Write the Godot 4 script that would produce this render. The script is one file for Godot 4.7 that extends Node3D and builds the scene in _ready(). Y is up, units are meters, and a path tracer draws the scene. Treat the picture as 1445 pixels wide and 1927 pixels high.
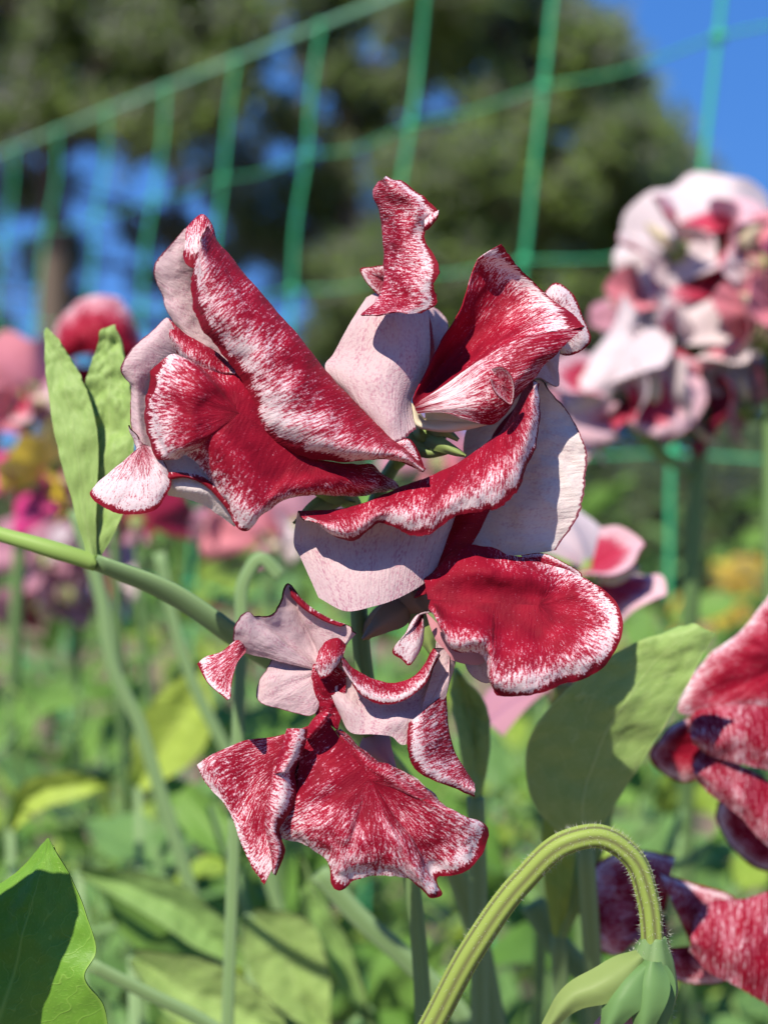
extends Node3D
# A spray of crimson-and-white sweet peas in a garden row, seen from 16 cm by a small lens.
# Camera: FPX is the focal length in pixels of the 1445 x 1927 photograph; spot() turns a pixel
# and a distance along the view axis (metres) into a place.
const FPX := 2066.0
const EYE := 1.25
const PITCH := -3.0
const FOCUS := 0.165
const HUGE_SEED := 7

var cam_x: Transform3D
var noise_a := FastNoiseLite.new()
var noise_b := FastNoiseLite.new()
var rng := RandomNumberGenerator.new()
var M := {}
var names := {}
var leaf_meshes := []

func spot(px: float, py: float, d: float) -> Vector3:
	return cam_x * Vector3((px - 722.5) / FPX * d, -(py - 963.5) / FPX * d, -d)

# a place near the plane of focus; z in millimetres towards the camera
func pt(px: float, py: float, z: float) -> Vector3:
	return spot(px, py, FOCUS - z * 0.001)

# ---------------------------------------------------------------- naming
func numbered(called: String) -> String:
	var n: int = names.get(called, 0)
	names[called] = n + 1
	return called if n == 0 else "%s_%03d" % [called, n]

func thing(called: String, label: String, category: String, where: Vector3, group := "") -> Node3D:
	var o := Node3D.new()
	o.name = numbered(called)
	add_child(o)
	o.position = where
	o.set_meta("label", label)
	o.set_meta("category", category)
	if group != "":
		o.set_meta("group", group)
	return o

func put(called: String, mesh: Mesh, mat: Material, parent: Node, label := "") -> MeshInstance3D:
	var o := MeshInstance3D.new()
	o.name = called
	o.mesh = mesh
	if mat:
		o.material_override = mat
	parent.add_child(o, true)
	if label != "":
		o.set_meta("label", label)
	return o

func part(called: String, parent: Node3D, where: Vector3, label := "") -> Node3D:
	var o := Node3D.new()
	o.name = called
	parent.add_child(o, true)
	o.position = where - parent.global_position
	if label != "":
		o.set_meta("label", label)
	return o

# ---------------------------------------------------------------- sheets (petals, leaves)
func cr(a: Vector3, b: Vector3, c: Vector3, d: Vector3, t: float) -> Vector3:
	return b + 0.5 * t * ((c - a) + t * ((2.0 * a - 5.0 * b + 4.0 * c - d) + t * (3.0 * (b - c) + d - a)))

func spline(p: PackedVector3Array, n: int) -> PackedVector3Array:
	var out := PackedVector3Array()
	out.resize(n + 1)
	var last := p.size() - 1
	for i in n + 1:
		var f := float(i) / n * last
		var k := mini(int(f), last - 1)
		var a := p[k - 1] if k > 0 else 2.0 * p[0] - p[1]
		var d := p[k + 2] if k + 2 <= last else 2.0 * p[last] - p[last - 1]
		out[i] = cr(a, p[k], p[k + 1], d, f - k)
	return out

# the same through points that are unevenly spaced: sub steps between each two
func spline_chord(p: PackedVector3Array, sub: int) -> PackedVector3Array:
	var out := PackedVector3Array()
	var last := p.size() - 1
	var tan := PackedVector3Array()
	for i in last + 1:
		if i == 0:
			tan.append((p[1] - p[0]).normalized())
		elif i == last:
			tan.append((p[last] - p[last - 1]).normalized())
		else:
			var d0 := maxf(p[i].distance_to(p[i - 1]), 1e-6)
			var d1 := maxf(p[i + 1].distance_to(p[i]), 1e-6)
			tan.append(((p[i] - p[i - 1]) / d0 * d1 + (p[i + 1] - p[i]) / d1 * d0) / (d0 + d1))
	for i in last:
		var d := p[i + 1].distance_to(p[i])
		for k in sub:
			var t := float(k) / sub
			var t2 := t * t
			var t3 := t2 * t
			out.append(p[i] * (2.0 * t3 - 3.0 * t2 + 1.0) + tan[i] * d * (t3 - 2.0 * t2 + t) + p[i + 1] * (3.0 * t2 - 2.0 * t3) + tan[i + 1] * d * (t3 - t2))
	out.append(p[last])
	return out

# rows of control points (base first, margin last), o: nu, nv, ruf (mm), freq, jag, thick (mm), vv (texture v of each row), ul (margin length of texture in m), shown: material that faces the camera, other, org
func sheet(rows: Array, o: Dictionary) -> ArrayMesh:
	var nu: int = o.get("nu", 72)
	var nv: int = o.get("nv", 40)
	var ruf: float = o.get("ruf", 0.5) * 0.001
	var jag: float = o.get("jag", 0.02)
	var thick: float = o.get("thick", 0.22) * 0.0005
	var fr: float = o.get("freq", 1.0)
	var org: Vector3 = o.get("org", Vector3.ZERO)
	var see: Vector3 = o.get("see", cam_x.origin)
	var sd: float = o.get("seed", 0.0)
	var lines := []
	for r in rows:
		lines.append(spline(r, nu))
	var nr := rows.size()
	var vv: Array = o.get("vv", [])
	var vk: Array = o.get("vk", [])      # how far out of the texture each control column reaches
	var g := []
	var cols := []
	for i in nu + 1:
		var p := PackedVector3Array()
		for r in nr:
			p.append(lines[r][i])
		var e := jag * (0.5 + 0.5 * noise_b.get_noise_2d(i * 420.0 / nu, sd * 37.0) + 0.35 * noise_b.get_noise_2d(i * 1500.0 / nu, sd * 17.0 + 90.0))
		cols.append(p)
		var last := nr - 1
		var c := PackedVector3Array()
		c.resize(nv + 1)
		for j in nv + 1:
			var f := float(j) / nv * (1.0 - e) * last
			var k := mini(int(f), last - 1)
			var a := p[k - 1] if k > 0 else 2.0 * p[0] - p[1]
			var d := p[k + 2] if k + 2 <= last else 2.0 * p[last] - p[last - 1]
			c[j] = cr(a, p[k], p[k + 1], d, f - k)
		g.append(c)
	var nrm := normals(g, nu, nv)
	for i in nu + 1:
		for j in nv + 1:
			var q: Vector3 = g[i][j] * 1000.0
			var v := float(j) / nv
			var w := ruf * (0.25 + 0.75 * v)
			g[i][j] += nrm[i][j] * (w * (noise_a.get_noise_3d(q.x * fr + sd * 11.0, q.y * fr, q.z * fr) + 0.3 * noise_a.get_noise_3d(q.x * fr * 3.1, q.y * fr * 3.1 + sd * 5.0, q.z * fr * 3.1)))
	nrm = normals(g, nu, nv)
	if o.has("soft"):      # both sides of a throat line share their shading there
		var mean := Vector3.ZERO
		for i in nu + 1:
			for j in nv + 1:
				mean += nrm[i][j]
		mean = mean.normalized()
		var reach := nv * 0.3
		for i in nu + 1:
			for j in int(reach):
				nrm[i][j] = nrm[i][j].lerp(mean, 1.0 - smoothstep(0.0, 1.0, j / reach)).normalized()
	# which way the shown side faces
	var j0: int = int(nv * o.get("judge", 0.5))
	var facing := 0.0
	for i in nu + 1:
		for j in range(j0, nv + 1):
			facing += nrm[i][j].dot((see - g[i][j]).normalized())
	var s := 1.0 if facing >= 0.0 else -1.0
	# texture coordinates: x runs along the margin in real length, y from throat to margin
	var along := PackedFloat32Array()
	along.resize(nu + 1)
	for i in range(1, nu + 1):
		along[i] = along[i - 1] + maxf(g[i][nv].distance_to(g[i - 1][nv]), g[i][nv / 2].distance_to(g[i - 1][nv / 2]))
	var ul: float = o.get("ul", 0.085)
	var u0: float = o.get("u0", 0.0)
	var mesh := ArrayMesh.new()
	for side in 2:
		var sg := s if side == 0 else -s
		if side == 1:
			vv = o.get("vvb", vv)      # the hidden side may be laid out in its own way
		var V := PackedVector3Array()
		var N := PackedVector3Array()
		var T := PackedVector2Array()
		var I := PackedInt32Array()
		for i in nu + 1:
			for j in nv + 1:
				V.append(g[i][j] + nrm[i][j] * (sg * thick) - org)
				N.append(nrm[i][j] * sg)
				var tv := float(j) / nv
				if vv.size() > 1:
					var ff := tv * (vv.size() - 1)
					var kk := mini(int(ff), vv.size() - 2)
					tv = lerpf(vv[kk], vv[kk + 1], ff - kk)
				if vk.size() > 1:
					var fk := float(i) / nu * (vk.size() - 1)
					var kk2 := mini(int(fk), vk.size() - 2)
					tv *= lerpf(vk[kk2], vk[kk2 + 1], fk - kk2)
				T.append(Vector2(u0 + (along[i] / ul if ul > 0.0 else float(i) / nu), tv))
		for i in nu:
			for j in nv:
				var a := i * (nv + 1) + j
				var b := a + nv + 1
				if sg > 0.0:
					I.append_array(PackedInt32Array([a, a + 1, b + 1, a, b + 1, b]))
				else:
					I.append_array(PackedInt32Array([a, b + 1, a + 1, a, b, b + 1]))
		if side == 1 or thick <= 0.0:
			pass
		if side == 0 and thick > 0.0:
			# the cut edge round the sheet
			var ring := []
			for i in nu + 1: ring.append([i, nv])
			for j in range(nv - 1, -1, -1): ring.append([nu, j])
			for i in range(nu - 1, -1, -1): ring.append([i, 0])
			for j in range(1, nv + 1): ring.append([0, j])
			var st := V.size()
			for k in ring.size():
				var ii: int = ring[k][0]
				var jj: int = ring[k][1]
				var out_dir := Vector3.ZERO
				out_dir = g[ii][jj] - g[clampi(ii, 1, nu - 1)][clampi(jj, 1, nv - 1)]
				out_dir = out_dir.normalized() if out_dir.length() > 1e-9 else nrm[ii][jj]
				V.append(g[ii][jj] + nrm[ii][jj] * (sg * thick) - org)
				V.append(g[ii][jj] - nrm[ii][jj] * (sg * thick) - org)
				N.append(out_dir); N.append(out_dir)
				var tq := T[ii * (nv + 1) + jj]
				T.append(tq); T.append(tq)
			for k in ring.size() - 1:
				var a := st + k * 2
				I.append_array(PackedInt32Array([a, a + 1, a + 3, a, a + 3, a + 2]))
		var arr := []
		arr.resize(Mesh.ARRAY_MAX)
		arr[Mesh.ARRAY_VERTEX] = V
		arr[Mesh.ARRAY_NORMAL] = N
		arr[Mesh.ARRAY_TEX_UV] = T
		arr[Mesh.ARRAY_INDEX] = I
		mesh.add_surface_from_arrays(Mesh.PRIMITIVE_TRIANGLES, arr)
		mesh.surface_set_material(side, o.shown if side == 0 else o.other)
		if thick <= 0.0:
			break
	return mesh

func normals(g: Array, nu: int, nv: int) -> Array:
	var out := []
	for i in nu + 1:
		var c := PackedVector3Array()
		c.resize(nv + 1)
		var ga: PackedVector3Array = g[maxi(i - 1, 0)]
		var gb: PackedVector3Array = g[mini(i + 1, nu)]
		var gc: PackedVector3Array = g[i]
		for j in nv + 1:
			var du := gb[j] - ga[j]
			var dv := gc[mini(j + 1, nv)] - gc[maxi(j - 1, 0)]
			var n := (du * 1000.0).cross(dv * 1000.0)
			c[j] = n.normalized() if n.length_squared() > 1e-12 else Vector3(0, 0, 1)
		out.append(c)
	return out

# control rows from flat number lists x, y, z (pixels, pixels, mm)
func row(a: Array) -> PackedVector3Array:
	var p := PackedVector3Array()
	for k in range(0, a.size(), 3):
		p.append(pt(a[k], a[k + 1], a[k + 2]))
	return p

# a petal that fans out from a throat; margin is x, y, z triples; bulge in mm towards the camera half-way out
func fan(throat: Array, margin: Array, bulge: Variant, rest := 0.07) -> Array:
	var n := margin.size() / 3
	var rows := []
	if throat.size() > 3:
		rest = 0.0
	for t in [rest, 0.3, 0.55, 0.8, 1.0]:
		var a := []
		for k in n:
			var b: float = bulge[k] if bulge is Array else bulge
			var c := Vector3(throat[0], throat[1], throat[2])
			if throat.size() > 3:      # the throat is a line: each ray starts at the nearest place on it
				var e := Vector3(throat[3], throat[4], throat[5])
				var ab := Vector2(e.x - c.x, e.y - c.y)
				var f := clampf(Vector2(margin[k * 3] - c.x, margin[k * 3 + 1] - c.y).dot(ab) / ab.length_squared(), 0.0, 1.0)
				c = c.lerp(e, smoothstep(-0.15, 1.15, f))
			a.append(lerpf(c.x, margin[k * 3], t))
			a.append(lerpf(c.y, margin[k * 3 + 1], t))
			if throat.size() > 3:      # no crease along the line
				a.append(lerpf(c.z, margin[k * 3 + 2], pow(t, 1.7)) + b * 6.75 * t * t * (1.0 - t))
			else:
				a.append(lerpf(c.z, margin[k * 3 + 2], t) + b * 4.0 * t * (1.0 - t))
		rows.append(row(a))
	return rows

# a rolled margin: s = the ridge, m = the margin lying in front of it, h = height of the roll (mm); under = rows that come before the ridge
func roll(s: Array, m: Array, h: float, under := []) -> Array:
	var rows := []
	var n := s.size() / 3
	for u in under:
		rows.append(row(u))
	for f in [[0.28, -0.95, 0.0], [0.0, 0.0, 0.0], [0.22, 0.85, 0.1], [0.6, 1.0, 0.5], [1.0, 0.0, 1.0]]:
		if under.size() > 0 and f[1] < 0.0:
			continue
		var a := []
		for k in n:
			a.append(lerpf(s[k * 3], m[k * 3], f[0]))
			a.append(lerpf(s[k * 3 + 1], m[k * 3 + 1], f[0]))
			a.append(lerpf(s[k * 3 + 2], m[k * 3 + 2], f[2]) + h * f[1])
		rows.append(row(a))
	return rows

# ---------------------------------------------------------------- tubes
func tube(path: PackedVector3Array, radii: Array, org: Vector3, o := {}) -> ArrayMesh:
	var sides: int = o.get("sides", 10)
	var flat: float = o.get("flat", 1.0)      # second axis of the cross-section
	var ribs: int = o.get("ribs", 0)
	var rib: float = o.get("rib", 0.0)
	var sub: int = o.get("sub", 6)
	var n := (path.size() - 1) * sub
	var p := spline_chord(path, sub)
	var st := SurfaceTool.new()
	st.begin(Mesh.PRIMITIVE_TRIANGLES)
	var side: Vector3 = o.get("side", Vector3(1, 0, 0.2))
	var groove: Color = o.get("groove", Color.WHITE)
	var plain: Color = o.get("plain", Color.WHITE)
	for i in n + 1:
		var t := (p[mini(i + 1, n)] - p[maxi(i - 1, 0)]).normalized()
		var a := (side - t * side.dot(t)).normalized()
		side = a
		var b := t.cross(a)
		var f := float(i) / n * (radii.size() - 1)
		var k := mini(int(f), radii.size() - 2)
		var r := lerpf(radii[k], radii[k + 1], f - k)
		for q in sides + 1:
			var w := TAU * q / sides
			var rr := r * (1.0 + rib * cos(ribs * w))
			var pos := p[i] + a * cos(w) * rr + b * sin(w) * rr * flat
			st.set_color(plain.lerp(groove, smoothstep(0.2, 0.9, -cos(ribs * w))) if ribs > 0 else plain)
			st.set_uv(Vector2(float(q) / sides, float(i) / n))
			st.add_vertex(pos - org)
	for i in n:
		for q in sides:
			var a0 := i * (sides + 1) + q
			var b0 := a0 + sides + 1
			for k in [a0, a0 + 1, b0 + 1, a0, b0 + 1, b0]:
				st.add_index(k)
	# closed ends
	for e in [0, n]:
		var c0: int = e * (sides + 1)
		for q in range(1, sides - 1):
			if e == 0:
				for k in [c0, c0 + q + 1, c0 + q]: st.add_index(k)
			else:
				for k in [c0, c0 + q, c0 + q + 1]: st.add_index(k)
	st.generate_normals()
	return st.commit()

# ---------------------------------------------------------------- textures
func grey(w: int, h: int, seed_: int, freq: float, sh: int, type := FastNoiseLite.TYPE_SIMPLEX_SMOOTH, oct := 2) -> PackedByteArray:
	# noise of w x sh pixels stretched to w x h: long grain along y when sh is small
	var n := FastNoiseLite.new()
	n.seed = seed_
	n.frequency = freq
	n.noise_type = type
	n.fractal_octaves = oct
	var im := n.get_image(w, sh, false, false, true)
	im.convert(Image.FORMAT_L8)
	im.resize(w, h, Image.INTERPOLATE_CUBIC)
	return im.get_data()

func knots(k: Array, x: float) -> float:
	for i in range(1, k.size()):
		if x <= k[i][0]:
			var t: float = (x - k[i - 1][0]) / (k[i][0] - k[i - 1][0])
			return lerpf(k[i - 1][1], k[i][1], t)
	return k[k.size() - 1][1]

# the upper face of a petal: crimson from the throat (y = 0), white flecks drawn out towards the margin, a crimson picotee rim (y = 1)
func petal_texture(seed_: int, white: Array, deep: Color, red: Color, rimc: Color, pale: Color, rim := 0.94) -> ImageTexture:
	var w := 1024
	var h := 384
	var s1 := grey(w, h, seed_, 0.19, 44)
	var s2 := grey(w, h, seed_ + 1, 0.34, 110)
	var s3 := grey(w, h, seed_ + 2, 0.30, 384, FastNoiseLite.TYPE_SIMPLEX_SMOOTH, 1)
	var s4 := grey(w, h, seed_ + 3, 0.012, 200)
	var data := PackedByteArray()
	data.resize(w * h * 3)
	for y in h:
		var v := (y + 0.5) / h
		var p := knots(white, v)
		var at := y * w
		for x in w:
			var i := at + x
			var big := s4[i] / 255.0
			var n := (s1[i] * 0.42 + s2[i] * 0.38 + s3[i] * 0.20) / 255.0
			var q := clampf(p + (big - 0.5) * 0.35 * (1.0 if p > 0.03 else 0.0), 0.0, 1.0)
			var a := clampf((n - (0.80 - 0.54 * q)) * 5.0 + 0.5, 0.0, 1.0)
			var r := clampf((v - (rim + (s2[i] + s1[i] - 255.0) / 255.0 * 0.06 + (big - 0.5) * 0.07)) * 45.0 + 0.5, 0.0, 1.0)
			var c := deep.lerp(red, clampf(0.15 + 0.8 * v + (big - 0.5) * 0.9 + (s3[i] / 255.0 - 0.5) * 0.25, 0.0, 1.0))
			c = c.lerp(pale, a * 0.94 * (1.0 - r))
			c = c.lerp(rimc, r * 0.85)
			data[i * 3] = int(clampf(c.r, 0.0, 1.0) * 255.0)
			data[i * 3 + 1] = int(clampf(c.g, 0.0, 1.0) * 255.0)
			data[i * 3 + 2] = int(clampf(c.b, 0.0, 1.0) * 255.0)
	return ImageTexture.create_from_image(Image.create_from_data(w, h, false, Image.FORMAT_RGB8, data))

# the lower face: pale lilac with fine rosy veins and flecks and a thin dark rim
func back_texture(seed_: int, base: Color, vein: Color, rimc: Color, much: float) -> ImageTexture:
	var w := 1024
	var h := 384
	var s1 := grey(w, h, seed_, 0.06, 40)
	var s2 := grey(w, h, seed_ + 1, 0.22, 110)
	var s3 := grey(w, h, seed_ + 2, 0.01, 200)
	var s5 := grey(w, h, seed_ + 3, 0.11, 300)
	var data := PackedByteArray()
	data.resize(w * h * 3)
	for y in h:
		var v := (y + 0.5) / h
		for x in w:
			var i := y * w + x
			var n := (s1[i] * 0.24 + s2[i] * 0.34 + s5[i] * 0.42) / 255.0
			var big := s3[i] / 255.0
			var a := clampf((n - 0.47) * 3.4, 0.0, 1.0) * much * (0.2 + 1.3 * big * (1.2 - v * 0.7))
			var e := 1.0 - v
			var r := clampf((0.016 + (n - 0.5) * 0.03 - e) * 110.0 + 0.5, 0.0, 1.0)
			var c := base.lerp(vein, clampf(a, 0.0, 1.0))
			c = c.lerp(rimc, r * 0.8)
			data[i * 3] = int(clampf(c.r, 0.0, 1.0) * 255.0)
			data[i * 3 + 1] = int(clampf(c.g, 0.0, 1.0) * 255.0)
			data[i * 3 + 2] = int(clampf(c.b, 0.0, 1.0) * 255.0)
	return ImageTexture.create_from_image(Image.create_from_data(w, h, false, Image.FORMAT_RGB8, data))

func relief_texture(seed_: int) -> ImageTexture:
	var w := 1024
	var h := 384
	var s1 := grey(w, h, seed_, 0.1, 48)
	var s2 := grey(w, h, seed_ + 1, 0.28, 384, FastNoiseLite.TYPE_CELLULAR, 1)
	var d := PackedByteArray()
	d.resize(w * h)
	for i in w * h:
		d[i] = (s1[i] * 6 + s2[i] * 4) / 10
	return ImageTexture.create_from_image(Image.create_from_data(w, h, false, Image.FORMAT_L8, d))

# a leaf blade: u across (0.5 is the midrib), v from base to tip
func leaf_texture(seed_: int, base: Color, dark: Color, vein: Color) -> ImageTexture:
	var w := 256
	var h := 512
	var s1 := grey(w, h, seed_, 0.02, 512)
	var s2 := grey(w, h, seed_ + 1, 0.12, 512)
	var data := PackedByteArray()
	data.resize(w * h * 3)
	for y in h:
		var v := (y + 0.5) / h
		for x in w:
			var i := y * w + x
			var u := absf((x + 0.5) / w - 0.5) * 2.0
			var mid := clampf(1.0 - u / (0.05 * (1.15 - v)), 0.0, 1.0)
			var ph := fposmod((v - u * 0.32 + (s1[i] / 255.0 - 0.5) * 0.12) * 9.0, 1.0)
			var side := clampf(1.0 - absf(ph - 0.5) / 0.05, 0.0, 1.0) * 0.75
			var net := clampf((s2[i] / 255.0 - 0.55) * 4.0, 0.0, 1.0) * 0.3
			var edge := clampf((u - 0.965) * 40.0, 0.0, 1.0) * 0.7
			var c := base.lerp(dark, clampf(s1[i] / 255.0 * 0.6 + s2[i] / 255.0 * 0.3 - 0.1, 0.0, 1.0))
			c = c.lerp(vein, clampf(maxf(maxf(mid, side), maxf(net, edge)), 0.0, 1.0))
			data[i * 3] = int(c.r * 255.0)
			data[i * 3 + 1] = int(c.g * 255.0)
			data[i * 3 + 2] = int(c.b * 255.0)
	return ImageTexture.create_from_image(Image.create_from_data(w, h, false, Image.FORMAT_RGB8, data))

func lin(r: float, g: float, b: float) -> Color:
	return Color(r, g, b).linear_to_srgb()

func mat(c: Color, rough := 0.6, through := 0.0, tex: Texture2D = null, sheen := 0.0) -> StandardMaterial3D:
	var m := StandardMaterial3D.new()
	m.albedo_color = c
	m.roughness = rough
	m.metallic_specular = 0.3
	m.cull_mode = BaseMaterial3D.CULL_DISABLED
	if tex:
		m.albedo_texture = tex
	if through > 0.0:
		m.backlight_enabled = true
		m.backlight = Color(through, through, through).linear_to_srgb()
	if sheen > 0.0:
		m.rim_enabled = true
		m.rim = sheen
		m.rim_tint = 0.6
	return m

func make_materials() -> void:
	var pale := lin(0.80, 0.72, 0.74)
	var deep := lin(0.19, 0.003, 0.016)
	var red := lin(0.36, 0.007, 0.028)
	var rimc := lin(0.19, 0.006, 0.018)
	var bump := relief_texture(900)
	# share of white along the petal from throat to margin
	var ways := {
		"streak": [[0.0, 0.0], [0.3, 0.05], [0.48, 0.15], [0.62, 0.31], [0.76, 0.54], [0.9, 0.79], [1.0, 0.78]],
		"crimson": [[0.0, 0.0], [0.3, 0.03], [0.5, 0.14], [0.68, 0.28], [0.82, 0.56], [0.9, 0.8], [1.0, 0.8]],
		"washed": [[0.0, 0.0], [0.2, 0.22], [0.4, 0.36], [0.6, 0.42], [0.78, 0.52], [0.9, 0.78], [1.0, 0.8]],
		"white": [[0.0, 0.05], [0.2, 0.35], [0.4, 0.62], [0.6, 0.85], [0.8, 0.95], [1.0, 0.95]],
	}
	var k := 0
	for w in ways:
		var t := petal_texture(11 + k * 31, ways[w], deep, red, rimc, pale)
		var m := mat(Color.WHITE, 0.6, 0.36, t, 0.04)
		m.metallic_specular = 0.22
		m.heightmap_enabled = true
		m.heightmap_texture = bump
		m.heightmap_scale = 0.011
		m.resource_name = "petal_" + w
		M[w] = m
		k += 1
	var b1 := mat(Color.WHITE, 0.55, 0.5, back_texture(300, lin(0.66, 0.50, 0.52), lin(0.42, 0.14, 0.22), lin(0.13, 0.012, 0.03), 0.75), 0.12)
	var b2 := mat(Color.WHITE, 0.55, 0.5, back_texture(320, lin(0.76, 0.68, 0.66), lin(0.5, 0.3, 0.36), lin(0.15, 0.012, 0.03), 0.5), 0.12)
	for b in [b1, b2]:
		b.heightmap_enabled = true
		b.heightmap_texture = bump
		b.heightmap_scale = 0.012
	M.back = b1
	M.back_white = b2
	# pale blossoms behind
	var pt_ := petal_texture(500, [[0.0, 0.0], [0.4, 0.05], [0.55, 0.5], [0.7, 0.95], [1.0, 1.0]], lin(0.42, 0.02, 0.06), lin(0.5, 0.05, 0.1), lin(0.7, 0.52, 0.57), lin(0.7, 0.52, 0.57), 0.97)
	M.pink = mat(Color.WHITE, 0.55, 0.4, pt_, 0.2)
	M.pale = mat(lin(0.64, 0.55, 0.57), 0.55, 0.4)
	M.mauve = mat(lin(0.42, 0.2, 0.27), 0.6, 0.35)
	M.rose = mat(lin(0.62, 0.2, 0.25), 0.6, 0.4)
	M.magenta = mat(lin(0.55, 0.03, 0.2), 0.5, 0.4)
	M.maroon = mat(lin(0.27, 0.012, 0.045), 0.5, 0.3)
	M.yellow = mat(lin(0.72, 0.54, 0.05), 0.5, 0.5)
	M.cream = mat(lin(0.70, 0.62, 0.45), 0.55, 0.4)
	M.blush = mat(lin(0.55, 0.24, 0.28), 0.55, 0.4)
	# greens
	M.leaf = mat(Color.WHITE, 0.5, 0.32, leaf_texture(700, lin(0.31, 0.45, 0.14), lin(0.22, 0.36, 0.09), lin(0.40, 0.54, 0.20)), 0.15)
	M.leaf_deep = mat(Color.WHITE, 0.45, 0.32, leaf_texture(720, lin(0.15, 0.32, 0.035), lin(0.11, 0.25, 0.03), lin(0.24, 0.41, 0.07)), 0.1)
	M.leaf_blue = mat(Color.WHITE, 0.55, 0.32, leaf_texture(740, lin(0.24, 0.40, 0.12), lin(0.17, 0.31, 0.08), lin(0.32, 0.47, 0.17)), 0.15)
	M.leaf_yellow = mat(Color.WHITE, 0.5, 0.32, leaf_texture(760, lin(0.34, 0.46, 0.07), lin(0.26, 0.38, 0.06), lin(0.45, 0.55, 0.15)), 0.15)
	M.leaf_blue_flat = mat(lin(0.09, 0.17, 0.07), 0.6, 0.3)
	for kn in ["leaf", "leaf_deep", "leaf_blue", "leaf_yellow"]:
		M[kn].heightmap_enabled = true
		M[kn].heightmap_texture = M[kn].albedo_texture
		M[kn].heightmap_scale = 0.06
	M.foliage = [
		mat(Color.WHITE, 0.5, 0.42, leaf_texture(800, lin(0.15, 0.29, 0.055), lin(0.11, 0.23, 0.045), lin(0.22, 0.37, 0.08)), 0.1),
		mat(Color.WHITE, 0.5, 0.42, leaf_texture(810, lin(0.11, 0.24, 0.04), lin(0.08, 0.19, 0.03), lin(0.17, 0.31, 0.06)), 0.1),
		mat(Color.WHITE, 0.5, 0.42, leaf_texture(820, lin(0.13, 0.26, 0.08), lin(0.10, 0.21, 0.06), lin(0.2, 0.34, 0.11)), 0.1),
		mat(Color.WHITE, 0.5, 0.42, leaf_texture(830, lin(0.24, 0.36, 0.05), lin(0.18, 0.29, 0.04), lin(0.33, 0.44, 0.09)), 0.1)]
	M.stem = mat(lin(0.16, 0.28, 0.10), 0.5, 0.2)
	M.stem_light = mat(lin(0.24, 0.37, 0.10), 0.5, 0.25)
	M.stem_tint = mat(Color.WHITE, 0.5, 0.2)
	M.stem_tint.vertex_color_use_as_albedo = true
	M.sepal = mat(lin(0.22, 0.30, 0.09), 0.5, 0.3)
	M.sepal_red = mat(lin(0.24, 0.16, 0.10), 0.55, 0.3)
	M.sepal_blue = mat(lin(0.12, 0.23, 0.075), 0.5, 0.2)
	M.hair = mat(lin(0.6, 0.62, 0.5), 0.5, 0.3)
	M.cord = mat(lin(0.05, 0.50, 0.22), 0.35, 0.4)
	M.rope = mat(lin(0.20, 0.46, 0.30), 0.5, 0.2)
	M.bark = mat(lin(0.14, 0.11, 0.085), 0.9)
	M.stake = mat(lin(0.3, 0.22, 0.14), 0.8)

# ---------------------------------------------------------------- pieces of a blossom
func petal(parent: Node3D, rows: Array, shown: String, other: String, o := {}) -> MeshInstance3D:
	o.org = parent.global_position
	o.shown = M[shown]
	o.other = M[other]
	if not o.has("seed"):
		o.seed = float(names.get("petals", 0))
	names["petals"] = names.get("petals", 0) + 1
	return put(o.get("called", "petal"), sheet(rows, o), null, parent)

func _ready() -> void:
	rng.seed = HUGE_SEED
	# ---- camera
	var cam := Camera3D.new()
	cam.name = "camera"
	add_child(cam)
	cam_x = Transform3D(Basis(Vector3(1, 0, 0), deg_to_rad(PITCH)), Vector3(0, EYE, 0))
	cam.transform = cam_x
	var lens := CameraAttributesPhysical.new()
	lens.frustum_focal_length = 24.0 / 2.0 / (963.5 / FPX)
	lens.frustum_near = 0.02
	lens.frustum_far = 500.0
	lens.frustum_focus_distance = FOCUS - 0.002
	lens.exposure_aperture = lens.frustum_focal_length / 3.6
	cam.attributes = lens
	cam.keep_aspect = Camera3D.KEEP_HEIGHT
	cam.current = true
	# ---- sky, air, exposure
	var we := WorldEnvironment.new()
	we.name = "world"
	var env := Environment.new()
	env.background_mode = Environment.BG_SKY
	var sky := Sky.new()
	var sm := ProceduralSkyMaterial.new()
	sm.sky_top_color = lin(0.040, 0.155, 0.48)
	sm.sky_horizon_color = lin(0.11, 0.29, 0.70)
	sm.sky_curve = 0.17
	sm.ground_bottom_color = lin(0.05, 0.07, 0.03)
	sm.ground_horizon_color = lin(0.10, 0.13, 0.08)
	sm.sun_angle_max = 1.0
	sky.sky_material = sm
	env.sky = sky
	env.tonemap_mode = Environment.TONE_MAPPER_LINEAR
	env.tonemap_exposure = 1.38
	env.sdfgi_enabled = true
	env.ssao_enabled = true
	env.ssil_enabled = true
	we.environment = env
	add_child(we)
	# ---- sun: high behind the photographer's left shoulder
	var sun := DirectionalLight3D.new()
	sun.name = "sun"
	sun.light_energy = 1.6
	sun.light_color = Color(1.0, 0.955, 0.89)
	sun.light_angular_distance = 0.5
	sun.shadow_enabled = true
	add_child(sun)
	var to_sun := Vector3(-0.33, 0.76, 0.56).normalized()
	sun.look_at_from_position(to_sun * 10.0, Vector3.ZERO, Vector3.UP)

	noise_a.seed = 3
	noise_a.noise_type = FastNoiseLite.TYPE_SIMPLEX_SMOOTH
	noise_a.frequency = 0.11
	noise_a.fractal_octaves = 2
	noise_b.seed = 9
	noise_b.frequency = 0.06
	make_materials()
	ground()
	trees()
	netting()
	garden()
	near_leaves()
	main_spray()
	neighbours()

# ---------------------------------------------------------------- the spray in focus
func ground_under(p: Vector3) -> Vector3:
	return Vector3(p.x, 0.0, p.z)

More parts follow.
